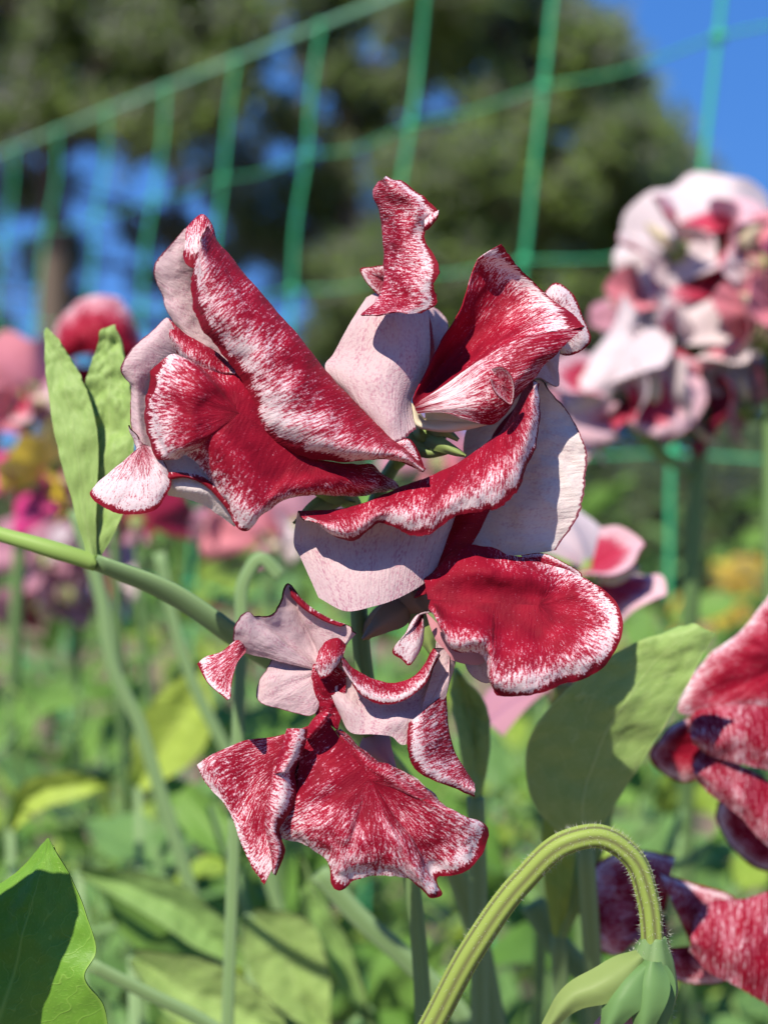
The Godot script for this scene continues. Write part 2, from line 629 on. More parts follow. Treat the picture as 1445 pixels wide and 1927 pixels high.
func main_spray() -> void:
	var low := pt(800, 2150, -34)
	var root := ground_under(low) + Vector3(0.02, 0, -0.03)
	var s := thing("sweet_pea_spray", "sharp crimson and white streaked sweet pea spray with four ruffled blossoms", "flower", root)
	# flower stalk, from the soil up behind the blossoms
	var path := PackedVector3Array([root, root.lerp(low, 0.5) + Vector3(-0.01, 0, 0), low, pt(790, 1800, -30), pt(765, 1600, -24), pt(722, 1420, -17), pt(690, 1290, -13), pt(677, 1180, -12), pt(676, 1060, -13), pt(700, 960, -13), pt(738, 880, -13), pt(770, 840, -12)])
	put("stem", tube(path, [0.0022, 0.002, 0.0016, 0.0014, 0.0014, 0.0014, 0.0014, 0.0014, 0.0013, 0.0012, 0.0011, 0.001], root, {"sides": 16, "ribs": 4, "rib": 0.06, "plain": Color(0.19, 0.31, 0.12), "groove": Color(0.16, 0.27, 0.10)}), M.stem_tint, s)
	blossom_top_left(s)
	blossom_top_right(s)
	blossom_middle(s)
	blossom_bottom(s)

func stalk(b: Node3D, a: Array, r0: float, r1: float, m: String) -> void:
	var p := row(a)
	put("pedicel", tube(p, [r0, r1], b.global_position, {"sides": 10}), M[m], b)

# a narrow pointed sepal: x, y, z of base, middle, tip and a half-width in pixels
func sepal(b: Node3D, a: Array, half: float, m: String) -> void:
	var rows := []
	var p := row(a)
	var q := spline(p, 5)
	for i in 6:
		var t := (q[mini(i + 1, 5)] - q[maxi(i - 1, 0)]).normalized()
		var side: Vector3 = t.cross((cam_x.origin - q[i]).normalized()).normalized() * half * 0.00008 * [0.45, 1.05, 1.15, 0.85, 0.45, 0.04][i]
		var out := (cam_x.origin - q[i]).normalized() * half * 0.00005
		rows.append(PackedVector3Array([q[i] - side, q[i] + out, q[i] + side]))
	petal(b, rows, m, m, {"called": "sepal", "nu": 12, "nv": 24, "ruf": 0.35, "jag": 0.0, "thick": 0.3})

func blossom_top_left(s: Node3D) -> void:
	var b := part("blossom", s, pt(655, 930, -8), "crimson blossom with a long rolled tube petal")
	stalk(b, [675, 1000, -13, 668, 955, -11, 648, 935, -8, 610, 915, -4, 560, 880, -1], 0.0009, 0.0024, "stem_light")
	sepal(b, [640, 945, -7, 600, 950, -5, 552, 985, -4], 15, "sepal")
	sepal(b, [600, 925, -5, 640, 938, -3, 668, 945, -4], 12, "sepal")
	# pale reverse standing behind the tube, its tip curled over
	petal(b, [
		row([505, 700, -8, 470, 650, -8, 440, 600, -8, 420, 540, -7, 405, 470, -6]),
		row([452, 716, -4, 415, 660, -4, 385, 600, -4, 372, 530, -4, 392, 440, -4]),
		row([400, 690, -2, 362, 640, -2, 338, 580, -2, 330, 520, -2, 374, 425, -2]),
		row([345, 640, -4, 324, 600, -3, 305, 555, -3, 294, 497, -2, 345, 432, -2]),
	], "back", "streak", {"ruf": 0.9, "vv": [0.0, 0.4, 0.75, 1.0]})
	# curled tip above the tube
	petal(b, roll([352, 430, 0, 368, 412, 0, 383, 405, 0, 398, 425, 0, 404, 450, 0], [346, 480, 3, 353, 500, 4, 368, 506, 4, 384, 480, 3, 398, 462, 2], 1.6), "crimson", "back", {"ruf": 0.5, "vv": [0.6, 0.7, 0.8, 0.9, 1.0], "nu": 40, "nv": 24})
	# dark inner curl
	petal(b, roll([316, 600, -2, 345, 625, 0, 385, 650, 1, 415, 672, 1, 445, 700, 1], [322, 648, 0, 345, 685, 1, 378, 706, 2, 412, 720, 2, 441, 706, 1], 2.6), "crimson", "back", {"ruf": 0.7, "vv": [0.45, 0.55, 0.7, 0.8, 0.97], "nu": 48, "nv": 30})
	# inside of the throat
	petal(b, [
		row([400, 700, -2, 430, 680, -3, 470, 680, -3, 500, 720, -3]),
		row([405, 735, 0, 440, 720, -2, 470, 730, -2, 505, 770, -2]),
		row([420, 790, 1, 450, 780, 0, 480, 790, 0, 520, 820, 0]),
	], "crimson", "back", {"ruf": 0.3, "vv": [0.0, 0.1, 0.2], "nu": 24, "nv": 20})
	# outer pale flap with a pointed corner
	petal(b, [
		row([345, 640, 0, 330, 700, 0, 305, 760, 0, 310, 830, 0, 325, 880, 0]),
		row([332, 625, 1, 290, 690, 2, 276, 745, 1, 282, 820, 1, 300, 880, 1]),
		row([320, 604, 1, 262, 683, 3, 258, 740, 2, 262, 805, 2, 278, 870, 2]),
		row([315, 598, 0, 229, 685, 3, 246, 725, 1, 245, 795, 1, 258, 850, 2]),
	], "back", "streak", {"ruf": 0.6, "vv": [0.2, 0.6, 0.85, 1.0]})
	# its lower lobe, flared out to the left
	petal(b, fan([270, 835, 3], [242, 800, 1, 255, 850, 1, 225, 895, 2, 170, 928, 5, 200, 958, 7, 237, 969, 7, 290, 962, 7, 312, 935, 6, 322, 902, 5, 300, 850, 3], 1.2, 0.02), "white", "back", {"ruf": 0.5, "vv": [0.25, 0.4, 0.6, 0.8, 1.0]})
	# pale lip under the main petal
	petal(b, [
		row([300, 850, 1, 360, 850, 0, 420, 880, 0, 470, 940, 1]),
		row([305, 880, 3, 365, 885, 3, 412, 905, 3, 452, 965, 3]),
		row([313, 912, 4, 360, 920, 5, 400, 930, 5, 447, 985, 4]),
		row([316, 934, 2, 350, 940, 3, 390, 955, 3, 443, 990, 3]),
	], "back_white", "streak", {"ruf": 0.4, "vv": [0.3, 0.5, 0.7, 0.95]})
	petal(b, roll([305, 890, 4, 345, 890, 5, 385, 900, 5, 425, 935, 5, 440, 965, 5], [312, 905, 5, 348, 899, 6, 384, 912, 6, 418, 945, 6, 438, 975, 6], 0.7), "crimson", "back", {"called": "petal_rim", "ruf": 0.2, "vv": [0.93, 0.95, 0.97, 0.98, 1.0], "nu": 30, "nv": 14})
	# the main petal: a broad lobe on the left, a point below and a long taper to the right
	petal(b, fan([445, 775, 8, 600, 868, 4],
		[600, 740, -2, 480, 700, 0, 400, 700, 2, 328, 662, 3, 288, 690, 2, 272, 742, 2, 276, 800, 3, 296, 860, 5, 328, 862, 6, 352, 858, 5, 385, 895, 5, 425, 950, 6, 456, 998, 7, 500, 965, 6, 560, 938, 4, 640, 930, 1, 735, 928, -2, 752, 912, -3, 700, 880, -2],
		[0, 1, 2, 4, 5, 5, 5, 4, 3, 2.5, 3, 3, 3, 3, 3, 3, 2, 1, 1]), "streak", "back", {"ruf": 0.8, "nu": 150, "nv": 56, "jag": 0.03, "ul": 0.11, "soft": true, "vv": [0, 0.3, 0.55, 0.8, 1.0], "vk": [0.5, 0.55, 0.65, 0.9, 1, 1, 1, 1, 0.95, 0.9, 0.82, 0.95, 1, 0.92, 0.8, 0.8, 0.9, 0.95, 0.7]})
	# the long tube: a petal rolled back on itself
	petal(b, roll(
		[392, 425, 1, 412, 460, 1, 465, 522, 1, 537, 608, 1, 610, 695, 1, 665, 752, 0, 712, 802, 0, 765, 848, 0, 800, 884, 0],
		[366, 482, 4, 360, 540, 4, 372, 606, 5, 440, 690, 5, 470, 768, 6, 492, 815, 6, 600, 866, 5, 735, 862, 3, 792, 886, 1], 6.0),
		"streak", "back", {"ruf": 0.7, "nu": 110, "nv": 60, "vv": [0.2, 0.42, 0.58, 0.8, 1.0], "jag": 0.03})
	# the folded end of the tube
	petal(b, fan([745, 848, 2], [735, 838, 1, 768, 826, 2, 788, 850, 2, 799, 886, 3, 780, 880, 4, 745, 862, 4], 1.0, 0.02), "streak", "back", {"ruf": 0.3, "nu": 40, "nv": 20, "vv": [0.5, 0.6, 0.75, 0.9, 1.0]})

func blossom_top_right(s: Node3D) -> void:
	var b := part("blossom", s, pt(800, 830, -10), "blossom with an upright curled petal and a broad red petal")
	stalk(b, [738, 880, -13, 765, 850, -12, 790, 828, -9, 815, 812, -6], 0.001, 0.0026, "stem_light")
	sepal(b, [790, 815, -7, 825, 835, -3, 876, 858, -1], 14, "sepal")
	sepal(b, [770, 815, -8, 795, 850, -5, 850, 850, -4], 11, "sepal")
	sepal(b, [800, 812, -6, 830, 808, -2, 862, 828, -2], 12, "sepal")
	# keel
	petal(b, fan([800, 790, -4], [762, 742, -3, 774, 795, -2, 815, 812, -1, 860, 812, 0, 905, 802, 1, 925, 795, 1, 900, 765, 0, 850, 745, -2, 800, 735, -3], 1.5, 0.03), "cream", "cream", {"called": "keel", "ruf": 0.2, "nu": 40, "nv": 20})
	# pale reverse, standing
	petal(b, [
		row([690, 560, -6, 720, 545, -6, 755, 540, -6, 800, 560, -6]),
		row([661, 607, -4, 700, 596, -3, 750, 590, -3, 806, 600, -5]),
		row([630, 665, -4, 690, 660, -1.5, 750, 655, -1, 808, 660, -4]),
		row([613, 693, -3, 675, 715, 0, 740, 715, 0.5, 800, 705, -4]),
		row([640, 732, -2, 690, 770, 1, 740, 770, 1.5, 774, 752, -2]),
		row([704, 803, -1, 722, 822, 1, 745, 838, 2, 782, 812, 0]),
	], "back", "crimson", {"ruf": 0.5, "judge": 0.0, "vv": [0.1, 0.2, 0.4, 0.6, 0.8, 1.0]})
	# crimson inside of the same petal, turned to the right
	petal(b, [
		row([770, 575, -6, 772, 620, -5, 790, 680, -5, 800, 720, -5]),
		row([795, 570, -8, 800, 620, -8, 806, 665, -8, 806, 715, -8]),
		row([806, 580, -10, 812, 620, -10, 815, 660, -10, 812, 700, -10]),
	], "crimson", "back", {"ruf": 0.3, "vv": [0.1, 0.2, 0.3], "nu": 30, "nv": 16})
	# lilac lobe behind
	petal(b, fan([808, 680, -12], [790, 600, -12, 800, 574, -12, 825, 585, -13, 842, 610, -13, 835, 650, -12, 825, 690, -12], 1.0, 0.05), "back", "streak", {"ruf": 0.4, "nu": 40, "nv": 20})
	# tip peeping out on the left
	petal(b, fan([725, 530, -6], [722, 500, -6, 700, 502, -5, 677, 506, -5, 690, 532, -5, 712, 556, -5], 0.6, 0.02), "washed", "back", {"ruf": 0.3, "nu": 30, "nv": 16, "vv": [0.5, 0.6, 0.7, 0.85, 1.0]})
	# upright curl
	petal(b, roll(
		[714, 343, -1, 706, 362, -1, 717, 398, -1, 721, 440, -2, 721, 490, -2, 720, 540, -1, 709, 570, 0, 680, 594, 2],
		[728, 328, 2, 772, 350, 3, 826, 398, 4, 799, 444, 3, 829, 505, 6, 818, 538, 6, 824, 570, 6, 796, 590, 6], 3.0), "washed", "back", {"ruf": 1.0, "nu": 120, "nv": 50, "vv": [0.15, 0.28, 0.45, 0.72, 1.0], "jag": 0.025})
	petal(b, roll([800, 412, 3, 812, 404, 4, 826, 396, 4], [797, 436, 4, 808, 430, 5, 823, 412, 5], 1.2), "crimson", "back", {"called": "petal_rim", "ruf": 0.2, "nu": 20, "nv": 16, "vv": [0.8, 0.85, 0.9, 0.95, 1.0]})
	# back lobe at the right
	petal(b, fan([1030, 610, -7], [1010, 575, -7, 1028, 545, -7, 1049, 532, -6, 1078, 556, -6, 1094, 597, -6, 1112, 640, -6, 1090, 662, -6, 1062, 668, -6, 1040, 650, -7], 1.5, 0.05), "white", "back", {"ruf": 0.5, "nu": 60, "nv": 24})
	# lilac reverse under it
	petal(b, fan([1010, 660, -4], [1055, 640, -4, 1052, 690, -3, 1049, 728, -3, 1015, 712, -2, 985, 720, -2, 985, 680, -3], 0.6, 0.05), "back", "streak", {"ruf": 0.5, "nu": 40, "nv": 20})
	# the broad petal: a red hood above, folded along a ridge into a pale lip below
	petal(b, [
		row([776, 752, 0, 778, 758, 0, 780, 764, 0, 782, 768, 1]),
		row([826, 652, -2, 836, 685, -5, 846, 705, -3, 852, 722, 2]),
		row([866, 578, -2, 890, 618, -5, 912, 648, -3, 922, 672, 4]),
		row([893, 500, -1, 930, 560, -4, 968, 600, -2, 988, 640, 5]),
		row([905, 480, 0, 960, 520, -3, 1015, 575, -1, 1040, 625, 5]),
		row([944, 458, 0, 992, 520, -2, 1060, 580, 0, 1102, 616, 4]),
	], "crimson", "back", {"ruf": 0.8, "judge": 0.0, "nu": 70, "nv": 70, "vv": [0.0, 0.2, 0.45, 0.68, 0.85, 0.98]})
	petal(b, [
		row([780, 762, 1, 781, 768, 1, 783, 773, 1, 786, 778, 1]),
		row([850, 716, 2, 858, 740, 4, 850, 765, 4, 835, 776, 3]),
		row([920, 668, 4, 918, 705, 6, 905, 755, 6, 880, 790, 4]),
		row([986, 636, 5, 965, 690, 7, 942, 745, 7, 922, 800, 4]),
		row([1040, 622, 5, 1000, 680, 7, 968, 735, 7, 948, 782, 5]),
		row([1102, 617, 4, 1045, 665, 5, 1005, 712, 5, 966, 758, 4]),
	], "washed", "back", {"ruf": 0.7, "judge": 0.0, "nu": 60, "nv": 60, "vv": [0.97, 0.9, 0.8, 0.5, 0.42, 0.5]})
	# pink opening of the keel's tip
	petal(b, fan([945, 725, 9], [925, 694, 9, 943, 690, 10, 960, 705, 10, 967, 735, 9.5, 962, 762, 8.5, 945, 752, 9.5, 930, 735, 10, 920, 712, 10], -0.3, 0.05), "washed", "back", {"called": "keel_tip", "vv": [0.3, 0.45, 0.5, 0.6, 0.98], "ruf": 0.2, "nu": 36, "nv": 16})

func blossom_middle(s: Node3D) -> void:
	var b := part("blossom", s, pt(765, 1140, -6), "largest blossom with a rolled standard and a wide red petal")
	stalk(b, [685, 1200, -12, 710, 1165, -10, 745, 1145, -7, 800, 1120, -3], 0.0009, 0.0028, "sepal_red")
	sepal(b, [770, 1140, -4, 730, 1165, -2, 682, 1203, -1], 24, "sepal_red")
	sepal(b, [775, 1145, -4, 800, 1190, -3, 815, 1235, -3], 18, "sepal")
	# pale right half of the standard, seen from behind
	petal(b, [
		row([870, 1040, -7, 880, 960, -8, 880, 900, -9, 872, 840, -9, 890, 790, -9, 960, 730, -9]),
		row([900, 1030, -6, 930, 960, -6, 950, 890, -7, 955, 830, -7, 965, 770, -7, 990, 722, -6]),
		row([960, 1046, -4, 1000, 970, -3, 1020, 900, -3, 1030, 840, -4, 1025, 780, -5, 1010, 716, -4]),
		row([1047, 1034, -3, 1092, 965, -2, 1104, 890, -2, 1105, 850, -3, 1076, 785, -4, 1022, 722, -3]),
	], "back_white", "streak", {"ruf": 0.9, "judge": 0.0, "vv": [0.1, 0.35, 0.65, 1.0], "nu": 90})
	# the standard: pale reverse below, rolled forward over a ridge to a streaked, frilled margin
	petal(b, roll(
		[560, 966, 1, 640, 961, 1, 738, 928, 1, 815, 894, 1, 897, 852, 1, 948, 805, 1, 974, 756, 1, 995, 712, 0],
		[590, 985, 3, 662, 1022, 6, 712, 985, 7, 790, 1014, 8, 868, 972, 8, 950, 952, 8, 1000, 860, 6, 1018, 722, 2], 4.2,
		[[600, 1125, 3, 650, 1150, 4, 700, 1142, 4, 750, 1125, 3, 800, 1095, 1, 830, 1060, -1, 850, 1020, -4, 870, 980, -6],
		[566, 1050, 2, 630, 1080, 2.5, 700, 1075, 3, 760, 1060, 2, 815, 1025, 0, 860, 970, -3, 890, 900, -5, 930, 820, -6],
		[553, 1020, 1, 620, 1010, 0, 710, 1000, 0, 785, 970, -1, 850, 930, -2, 905, 880, -3, 945, 820, -4, 975, 760, -4]]),
		"streak", "back", {"ruf": 0.7, "judge": 0.72, "nu": 120, "nv": 90, "vv": [0.0, 0.05, 0.1, 0.34, 0.5, 0.75, 1.0], "vvb": [0.08, 0.34, 0.55, 0.68, 0.76, 0.88, 1.0], "jag": 0.03})
	# dark fold into the throat
	petal(b, [
		row([862, 955, -3, 830, 1030, -2, 805, 1080, -1, 780, 1125, 0]),
		row([900, 955, -2, 850, 1030, -1, 825, 1075, 0, 795, 1120, 1]),
		row([925, 950, -4, 885, 1030, -3, 855, 1070, -1, 812, 1110, 0]),
	], "crimson", "back", {"ruf": 0.3, "vv": [0.0, 0.1, 0.2], "nu": 30, "nv": 16})
	# curl behind the wide petal
	petal(b, fan([1010, 1075, -2], [980, 1046, -2, 1022, 1043, -1, 1060, 1058, 0, 1095, 1080, 0, 1080, 1100, 0, 1030, 1095, -1], 0.8, 0.03), "crimson", "back", {"ruf": 0.3, "nu": 40, "nv": 16})
	# small wing petal hanging at the throat
	petal(b, fan([795, 1155, 3], [808, 1150, 3, 782, 1160, 4, 762, 1195, 5, 738, 1226, 5, 756, 1242, 5, 772, 1252, 5, 792, 1215, 4, 796, 1180, 3], 1.0, 0.03), "white", "back", {"ruf": 0.3, "nu": 50, "nv": 20})
	# pale keel below
	petal(b, fan([850, 1200, 0], [800, 1150, 0, 815, 1195, 1, 840, 1235, 1, 880, 1250, 1, 912, 1245, 1, 905, 1200, 0], 0.6, 0.03), "blush", "back", {"called": "keel", "ruf": 0.2, "nu": 30, "nv": 16})
	petal(b, fan([905, 1225, 0], [870, 1235, -1, 885, 1268, 0, 912, 1285, 0, 930, 1275, 0, 928, 1230, 0], 0.4, 0.03), "back", "streak", {"ruf": 0.2, "nu": 30, "nv": 14})
	# the wide petal
	petal(b, fan([795, 1128, 4, 1020, 1140, 4],
		[800, 1085, 0, 845, 1042, 0, 897, 1027, 0, 950, 1040, 0, 1015, 1052, 0, 1085, 1080, 1, 1128, 1104, 4, 1160, 1132, 6, 1173, 1180, 8, 1155, 1228, 8, 1122, 1264, 8, 1075, 1282, 8, 1030, 1300, 9, 985, 1310, 9, 938, 1312, 8, 922, 1286, 7, 918, 1246, 6, 900, 1226, 7, 862, 1230, 7, 835, 1205, 7, 818, 1162, 6, 806, 1150, 4],
		[0, 1, 3, 3, 2, 0, 0, 0, 1, 2, 3, 3, 3, 3, 3.5, 4, 4, 4, 4, 3, 2, 1]), "streak", "back", {"ruf": 0.9, "nu": 150, "nv": 64, "ul": 0.1, "jag": 0.02, "soft": true, "vv": [0, 0.32, 0.58, 0.82, 1.0], "vk": [0.4, 0.45, 0.5, 0.62, 0.78, 0.9, 0.97, 1, 1, 1, 1, 1, 1, 1, 1, 0.95, 0.86, 0.92, 0.98, 0.95, 0.85, 0.7]})

func blossom_bottom(s: Node3D) -> void:
	var b := part("blossom", s, pt(690, 1330, -9), "lowest blossom with dark rimmed standard and drooping lower petal")
	stalk(b, [715, 1405, -16, 720, 1390, -10, 700, 1370, -6, 640, 1310, -2], 0.0009, 0.0026, "stem_light")
	sepal(b, [695, 1380, -6, 712, 1410, -3, 742, 1450, -2], 26, "blush")
	# left half of the standard, seen from behind, with star-like points
	petal(b, fan([612, 1265, 0],
		[610, 1215, 0, 640, 1203, 1, 667, 1190, 3, 660, 1177, 2, 622, 1165, 1, 578, 1140, 0, 541, 1096, -1, 528, 1136, 1, 512, 1156, 2, 475, 1158, 3, 456, 1154, 4, 441, 1176, 5, 438, 1206, 4, 452, 1228, 3],
		[0, 0, 0, 0, 0, -1, -2, -2, -2, -1, 0, 0, 0.5, 0.5]), "back", "streak", {"ruf": 0.8, "nu": 120, "nv": 44, "ul": 0.12, "judge": 0.0})
	petal(b, fan([616, 1260, 0], [512, 1222, 0, 511, 1240, 0, 502, 1262, 0.5, 486, 1285, 1, 485, 1318, 1.5, 520, 1333, 2, 584, 1347, 2, 602, 1320, 1.5],
		[0, 0, 0.5, 1, 1, 1, 0.5, 0]), "back", "streak", {"ruf": 0.7, "nu": 60, "nv": 36, "ul": 0.12, "judge": 0.0})
	petal(b, [
		row([470, 1190, 3, 465, 1215, 3, 462, 1228, 4]),
		row([445, 1205, 4, 446, 1235, 5, 447, 1248, 6]),
		row([420, 1226, 3, 418, 1256, 6, 436, 1285, 8]),
		row([390, 1238, 2, 396, 1280, 6, 434, 1312, 9]),
		row([374, 1252, 2, 390, 1284, 6, 428, 1318, 9]),
	], "washed", "back", {"ruf": 0.4, "nu": 40, "nv": 30, "judge": 0.0, "vv": [0.4, 0.55, 0.7, 0.85, 1.0]})
	# crimson edge turned over along the upper right of it
	petal(b, roll([545, 1105, -1, 578, 1138, 0, 620, 1164, 1, 650, 1175, 2], [549, 1122, 0, 576, 1149, 1, 612, 1170, 2, 640, 1179, 3], 0.7), "crimson", "back", {"called": "petal_rim", "ruf": 0.2, "nu": 40, "nv": 14, "vv": [0.93, 0.95, 0.97, 0.98, 1.0]})
	# curled lobe over the throat
	petal(b, roll([600, 1225, 3, 612, 1207, 4, 635, 1202, 4, 650, 1215, 3], [592, 1262, 4, 606, 1278, 5, 632, 1262, 5, 646, 1240, 4], 1.1), "streak", "back", {"ruf": 0.6, "nu": 40, "nv": 26, "vv": [0.4, 0.5, 0.6, 0.7, 1.0]})
	# crimson throat
	petal(b, [
		row([590, 1250, 1, 586, 1300, 1, 592, 1335, 1, 596, 1358, 2]),
		row([618, 1245, 3, 612, 1300, 2.4, 612, 1335, 2.6, 612, 1360, 3]),
		row([652, 1270, 3, 650, 1310, 2.6, 644, 1345, 2.5, 634, 1372, 2]),
	], "washed", "back", {"ruf": 1.2, "freq": 1.6, "vv": [0.35, 0.1, 0.3], "nu": 40, "nv": 30})
	# right half of the standard: pale reverse with a rolled crimson edge on top
	petal(b, roll(
		[641, 1232, 3, 664, 1260, 3, 702, 1281, 3, 748, 1287, 3, 788, 1266, 3, 820, 1222, 3],
		[648, 1268, 6, 672, 1302, 7, 712, 1326, 7, 752, 1322, 7, 800, 1288, 7, 826, 1232, 5], 2.0,
		[[640, 1345, 3, 660, 1378, 4, 700, 1382, 5, 735, 1385, 5, 768, 1398, 5, 838, 1310, 3],
		[622, 1300, 3, 660, 1335, 4, 702, 1350, 4, 750, 1352, 5, 795, 1345, 4, 845, 1268, 3],
		[630, 1255, 2, 662, 1295, 2, 702, 1315, 2, 750, 1320, 2, 800, 1300, 1, 842, 1225, 1]]),
		"crimson", "back", {"ruf": 0.5, "judge": 0.75, "nu": 90, "nv": 70, "vv": [0.0, 0.1, 0.2, 0.45, 0.7, 0.85, 1.0], "vvb": [0.08, 0.3, 0.5, 0.65, 0.76, 0.88, 1.0]})
	petal(b, [
		row([820, 1222, 2, 815, 1260, 2, 800, 1310, 3, 790, 1350, 4]),
		row([824, 1206, 1, 840, 1250, 2, 832, 1300, 3, 800, 1370, 4]),
		row([842, 1215, 0, 858, 1235, 0, 840, 1305, 2, 815, 1350, 3]),
	], "back", "crimson", {"ruf": 0.4, "nu": 40, "nv": 20, "vv": [0.4, 0.7, 1.0]})
	# hanging lobe at the right
	petal(b, roll(
		[838, 1305, 2, 845, 1378, 2, 862, 1428, 1, 892, 1476, 1],
		[768, 1362, 6, 766, 1412, 7, 790, 1455, 6, 893, 1497, 3], 2.2), "washed", "back", {"ruf": 0.5, "nu": 60, "nv": 40, "vv": [0.4, 0.5, 0.65, 0.8, 1.0]})
	# lower left petal
	petal(b, [
		row([600, 1360, 1, 580, 1380, 1, 570, 1400, 2, 565, 1420, 3, 560, 1440, 4]),
		row([530, 1384, 0, 500, 1410, 1, 505, 1450, 2, 525, 1490, 3, 540, 1500, 5]),
		row([460, 1394, 1, 440, 1430, 2, 470, 1490, 3, 500, 1530, 5, 524, 1550, 6]),
		row([400, 1422, 2, 402, 1445, 3, 445, 1530, 4, 485, 1590, 6, 530, 1595, 7]),
		row([371, 1440, 2, 394, 1486, 3, 430, 1525, 4, 464, 1612, 6, 497, 1667, 7]),
	], "washed", "back", {"ruf": 0.7, "nu": 80, "nv": 56, "vv": [0.0, 0.3, 0.5, 0.7, 0.95]})
	# its turned up white edge
	petal(b, roll([516, 1440, 6, 508, 1490, 7, 500, 1540, 7, 508, 1600, 7, 512, 1640, 7], [554, 1456, 5, 557, 1508, 6, 524, 1562, 7, 538, 1605, 7, 520, 1648, 7], 1.5), "streak", "back", {"ruf": 0.5, "nu": 70, "nv": 36, "judge": 0.3, "vv": [0.55, 0.65, 0.75, 0.88, 1.0]})
	# mauve rolled tip and maroon roll beside the throat
	petal(b, roll([543, 1372, 5, 534, 1400, 6, 522, 1430, 6, 515, 1458, 6], [575, 1372, 6, 573, 1398, 7, 565, 1425, 7, 546, 1448, 7], 2.0), "crimson", "back", {"ruf": 0.5, "nu": 40, "nv": 28, "vv": [0.4, 0.55, 0.7, 0.85, 1.0]})
	petal(b, roll([612, 1338, 5, 596, 1348, 5, 582, 1366, 5, 575, 1386, 5], [624, 1344, 6, 612, 1360, 7, 597, 1378, 7, 584, 1390, 6], 1.4), "crimson", "back", {"ruf": 0.3, "nu": 30, "nv": 20, "vv": [0.3, 0.4, 0.5, 0.6, 0.75]})
	# main lower petal
	petal(b, fan([604, 1340, 3, 700, 1470, 6],
		[640, 1372, 1, 696, 1425, 0, 750, 1446, 1, 808, 1490, 2, 868, 1532, 3, 923, 1560, 4, 908, 1607, 5, 873, 1641, 6, 826, 1652, 5, 832, 1684, 6, 812, 1691, 7, 792, 1678, 7, 765, 1653, 7, 703, 1649, 7, 666, 1657, 7, 634, 1669, 7, 620, 1636, 7, 597, 1610, 6, 558, 1588, 5, 522, 1570, 4, 545, 1515, 4, 550, 1454, 3, 572, 1396, 3, 590, 1350, 3],
		[1, 2, 3, 3, 3, 3, 2, 1, 1, 2, 3, 3, 3, 3, 3, 3, 3, 3, 3, 2, 2, 1, 1, 0.5]), "washed", "back", {"ruf": 1.0, "nu": 160, "nv": 64, "ul": 0.11, "jag": 0.015, "soft": true, "vk": [0.6, 0.7, 0.8, 0.88, 0.95, 1, 1, 1, 1, 1, 1, 1, 0.95, 0.92, 0.95, 1, 0.95, 0.92, 0.9, 0.85, 0.5, 0.4, 0.4, 0.4]})

# ---------------------------------------------------------------- ground
func ground() -> void:
	var n := FastNoiseLite.new()
	n.seed = 41
	n.frequency = 0.35
	var st := SurfaceTool.new()
	st.begin(Mesh.PRIMITIVE_TRIANGLES)
	var cells := 60
	for i in cells + 1:
		for j in cells + 1:
			var fx := (float(i) / cells - 0.5) * 2.0
			var fz := (float(j) / cells - 0.5) * 2.0
			var x := signf(fx) * pow(absf(fx), 2.2) * 220.0
			var z := signf(fz) * pow(absf(fz), 2.2) * 220.0
			var y := n.get_noise_2d(x, z) * 0.02 - 0.01
			st.set_uv(Vector2(x, z))
			st.add_vertex(Vector3(x, y, z))
	for i in cells:
		for j in cells:
			var a := i * (cells + 1) + j
			var b := a + cells + 1
			for k in [a, b, b + 1, a, b + 1, a + 1]:
				st.add_index(k)
	st.generate_normals()
	var t := NoiseTexture2D.new()
	var fn := FastNoiseLite.new()
	fn.seed = 5
	fn.frequency = 0.02
	fn.fractal_octaves = 4
	t.noise = fn
	t.width = 512
	t.height = 512
	t.seamless = true
	var gr := Gradient.new()
	gr.set_color(0, lin(0.17, 0.125, 0.085))
	gr.set_color(1, lin(0.27, 0.21, 0.145))
	t.color_ramp = gr
	var m := mat(Color.WHITE, 0.95, 0.0, t)
	m.uv1_triplanar = true
	m.uv1_world_triplanar = true
	m.uv1_scale = Vector3(0.6, 0.6, 0.6)
	var g := put("ground", st.commit(), m, self)
	g.set_meta("kind", "structure")

# ---------------------------------------------------------------- trees behind
func tuft(seed_: int, count: int, long: float, wide: float) -> ArrayMesh:
	var r := RandomNumberGenerator.new()
	r.seed = seed_
	var st := SurfaceTool.new()
	st.begin(Mesh.PRIMITIVE_TRIANGLES)
	for k in count:
		var d := Vector3(r.randfn(), r.randfn() * 0.8, r.randfn()).normalized()
		var c := d * r.randf_range(0.1, 0.75)
		var side := d.cross(Vector3(r.randfn(), r.randfn(), r.randfn())).normalized() * wide * r.randf_range(0.6, 1.2)
		var tip := c + (d + Vector3(0, 0.3, 0)).normalized() * long * r.randf_range(0.6, 1.2)
		var nn := side.cross(tip - c).normalized()
		var q := [c - side * 0.3, c.lerp(tip, 0.45) - side, tip, c.lerp(tip, 0.45) + side]
		for i in [0, 1, 2, 0, 2, 3]:
			st.set_normal(nn)
			st.add_vertex(q[i])
	return st.commit()

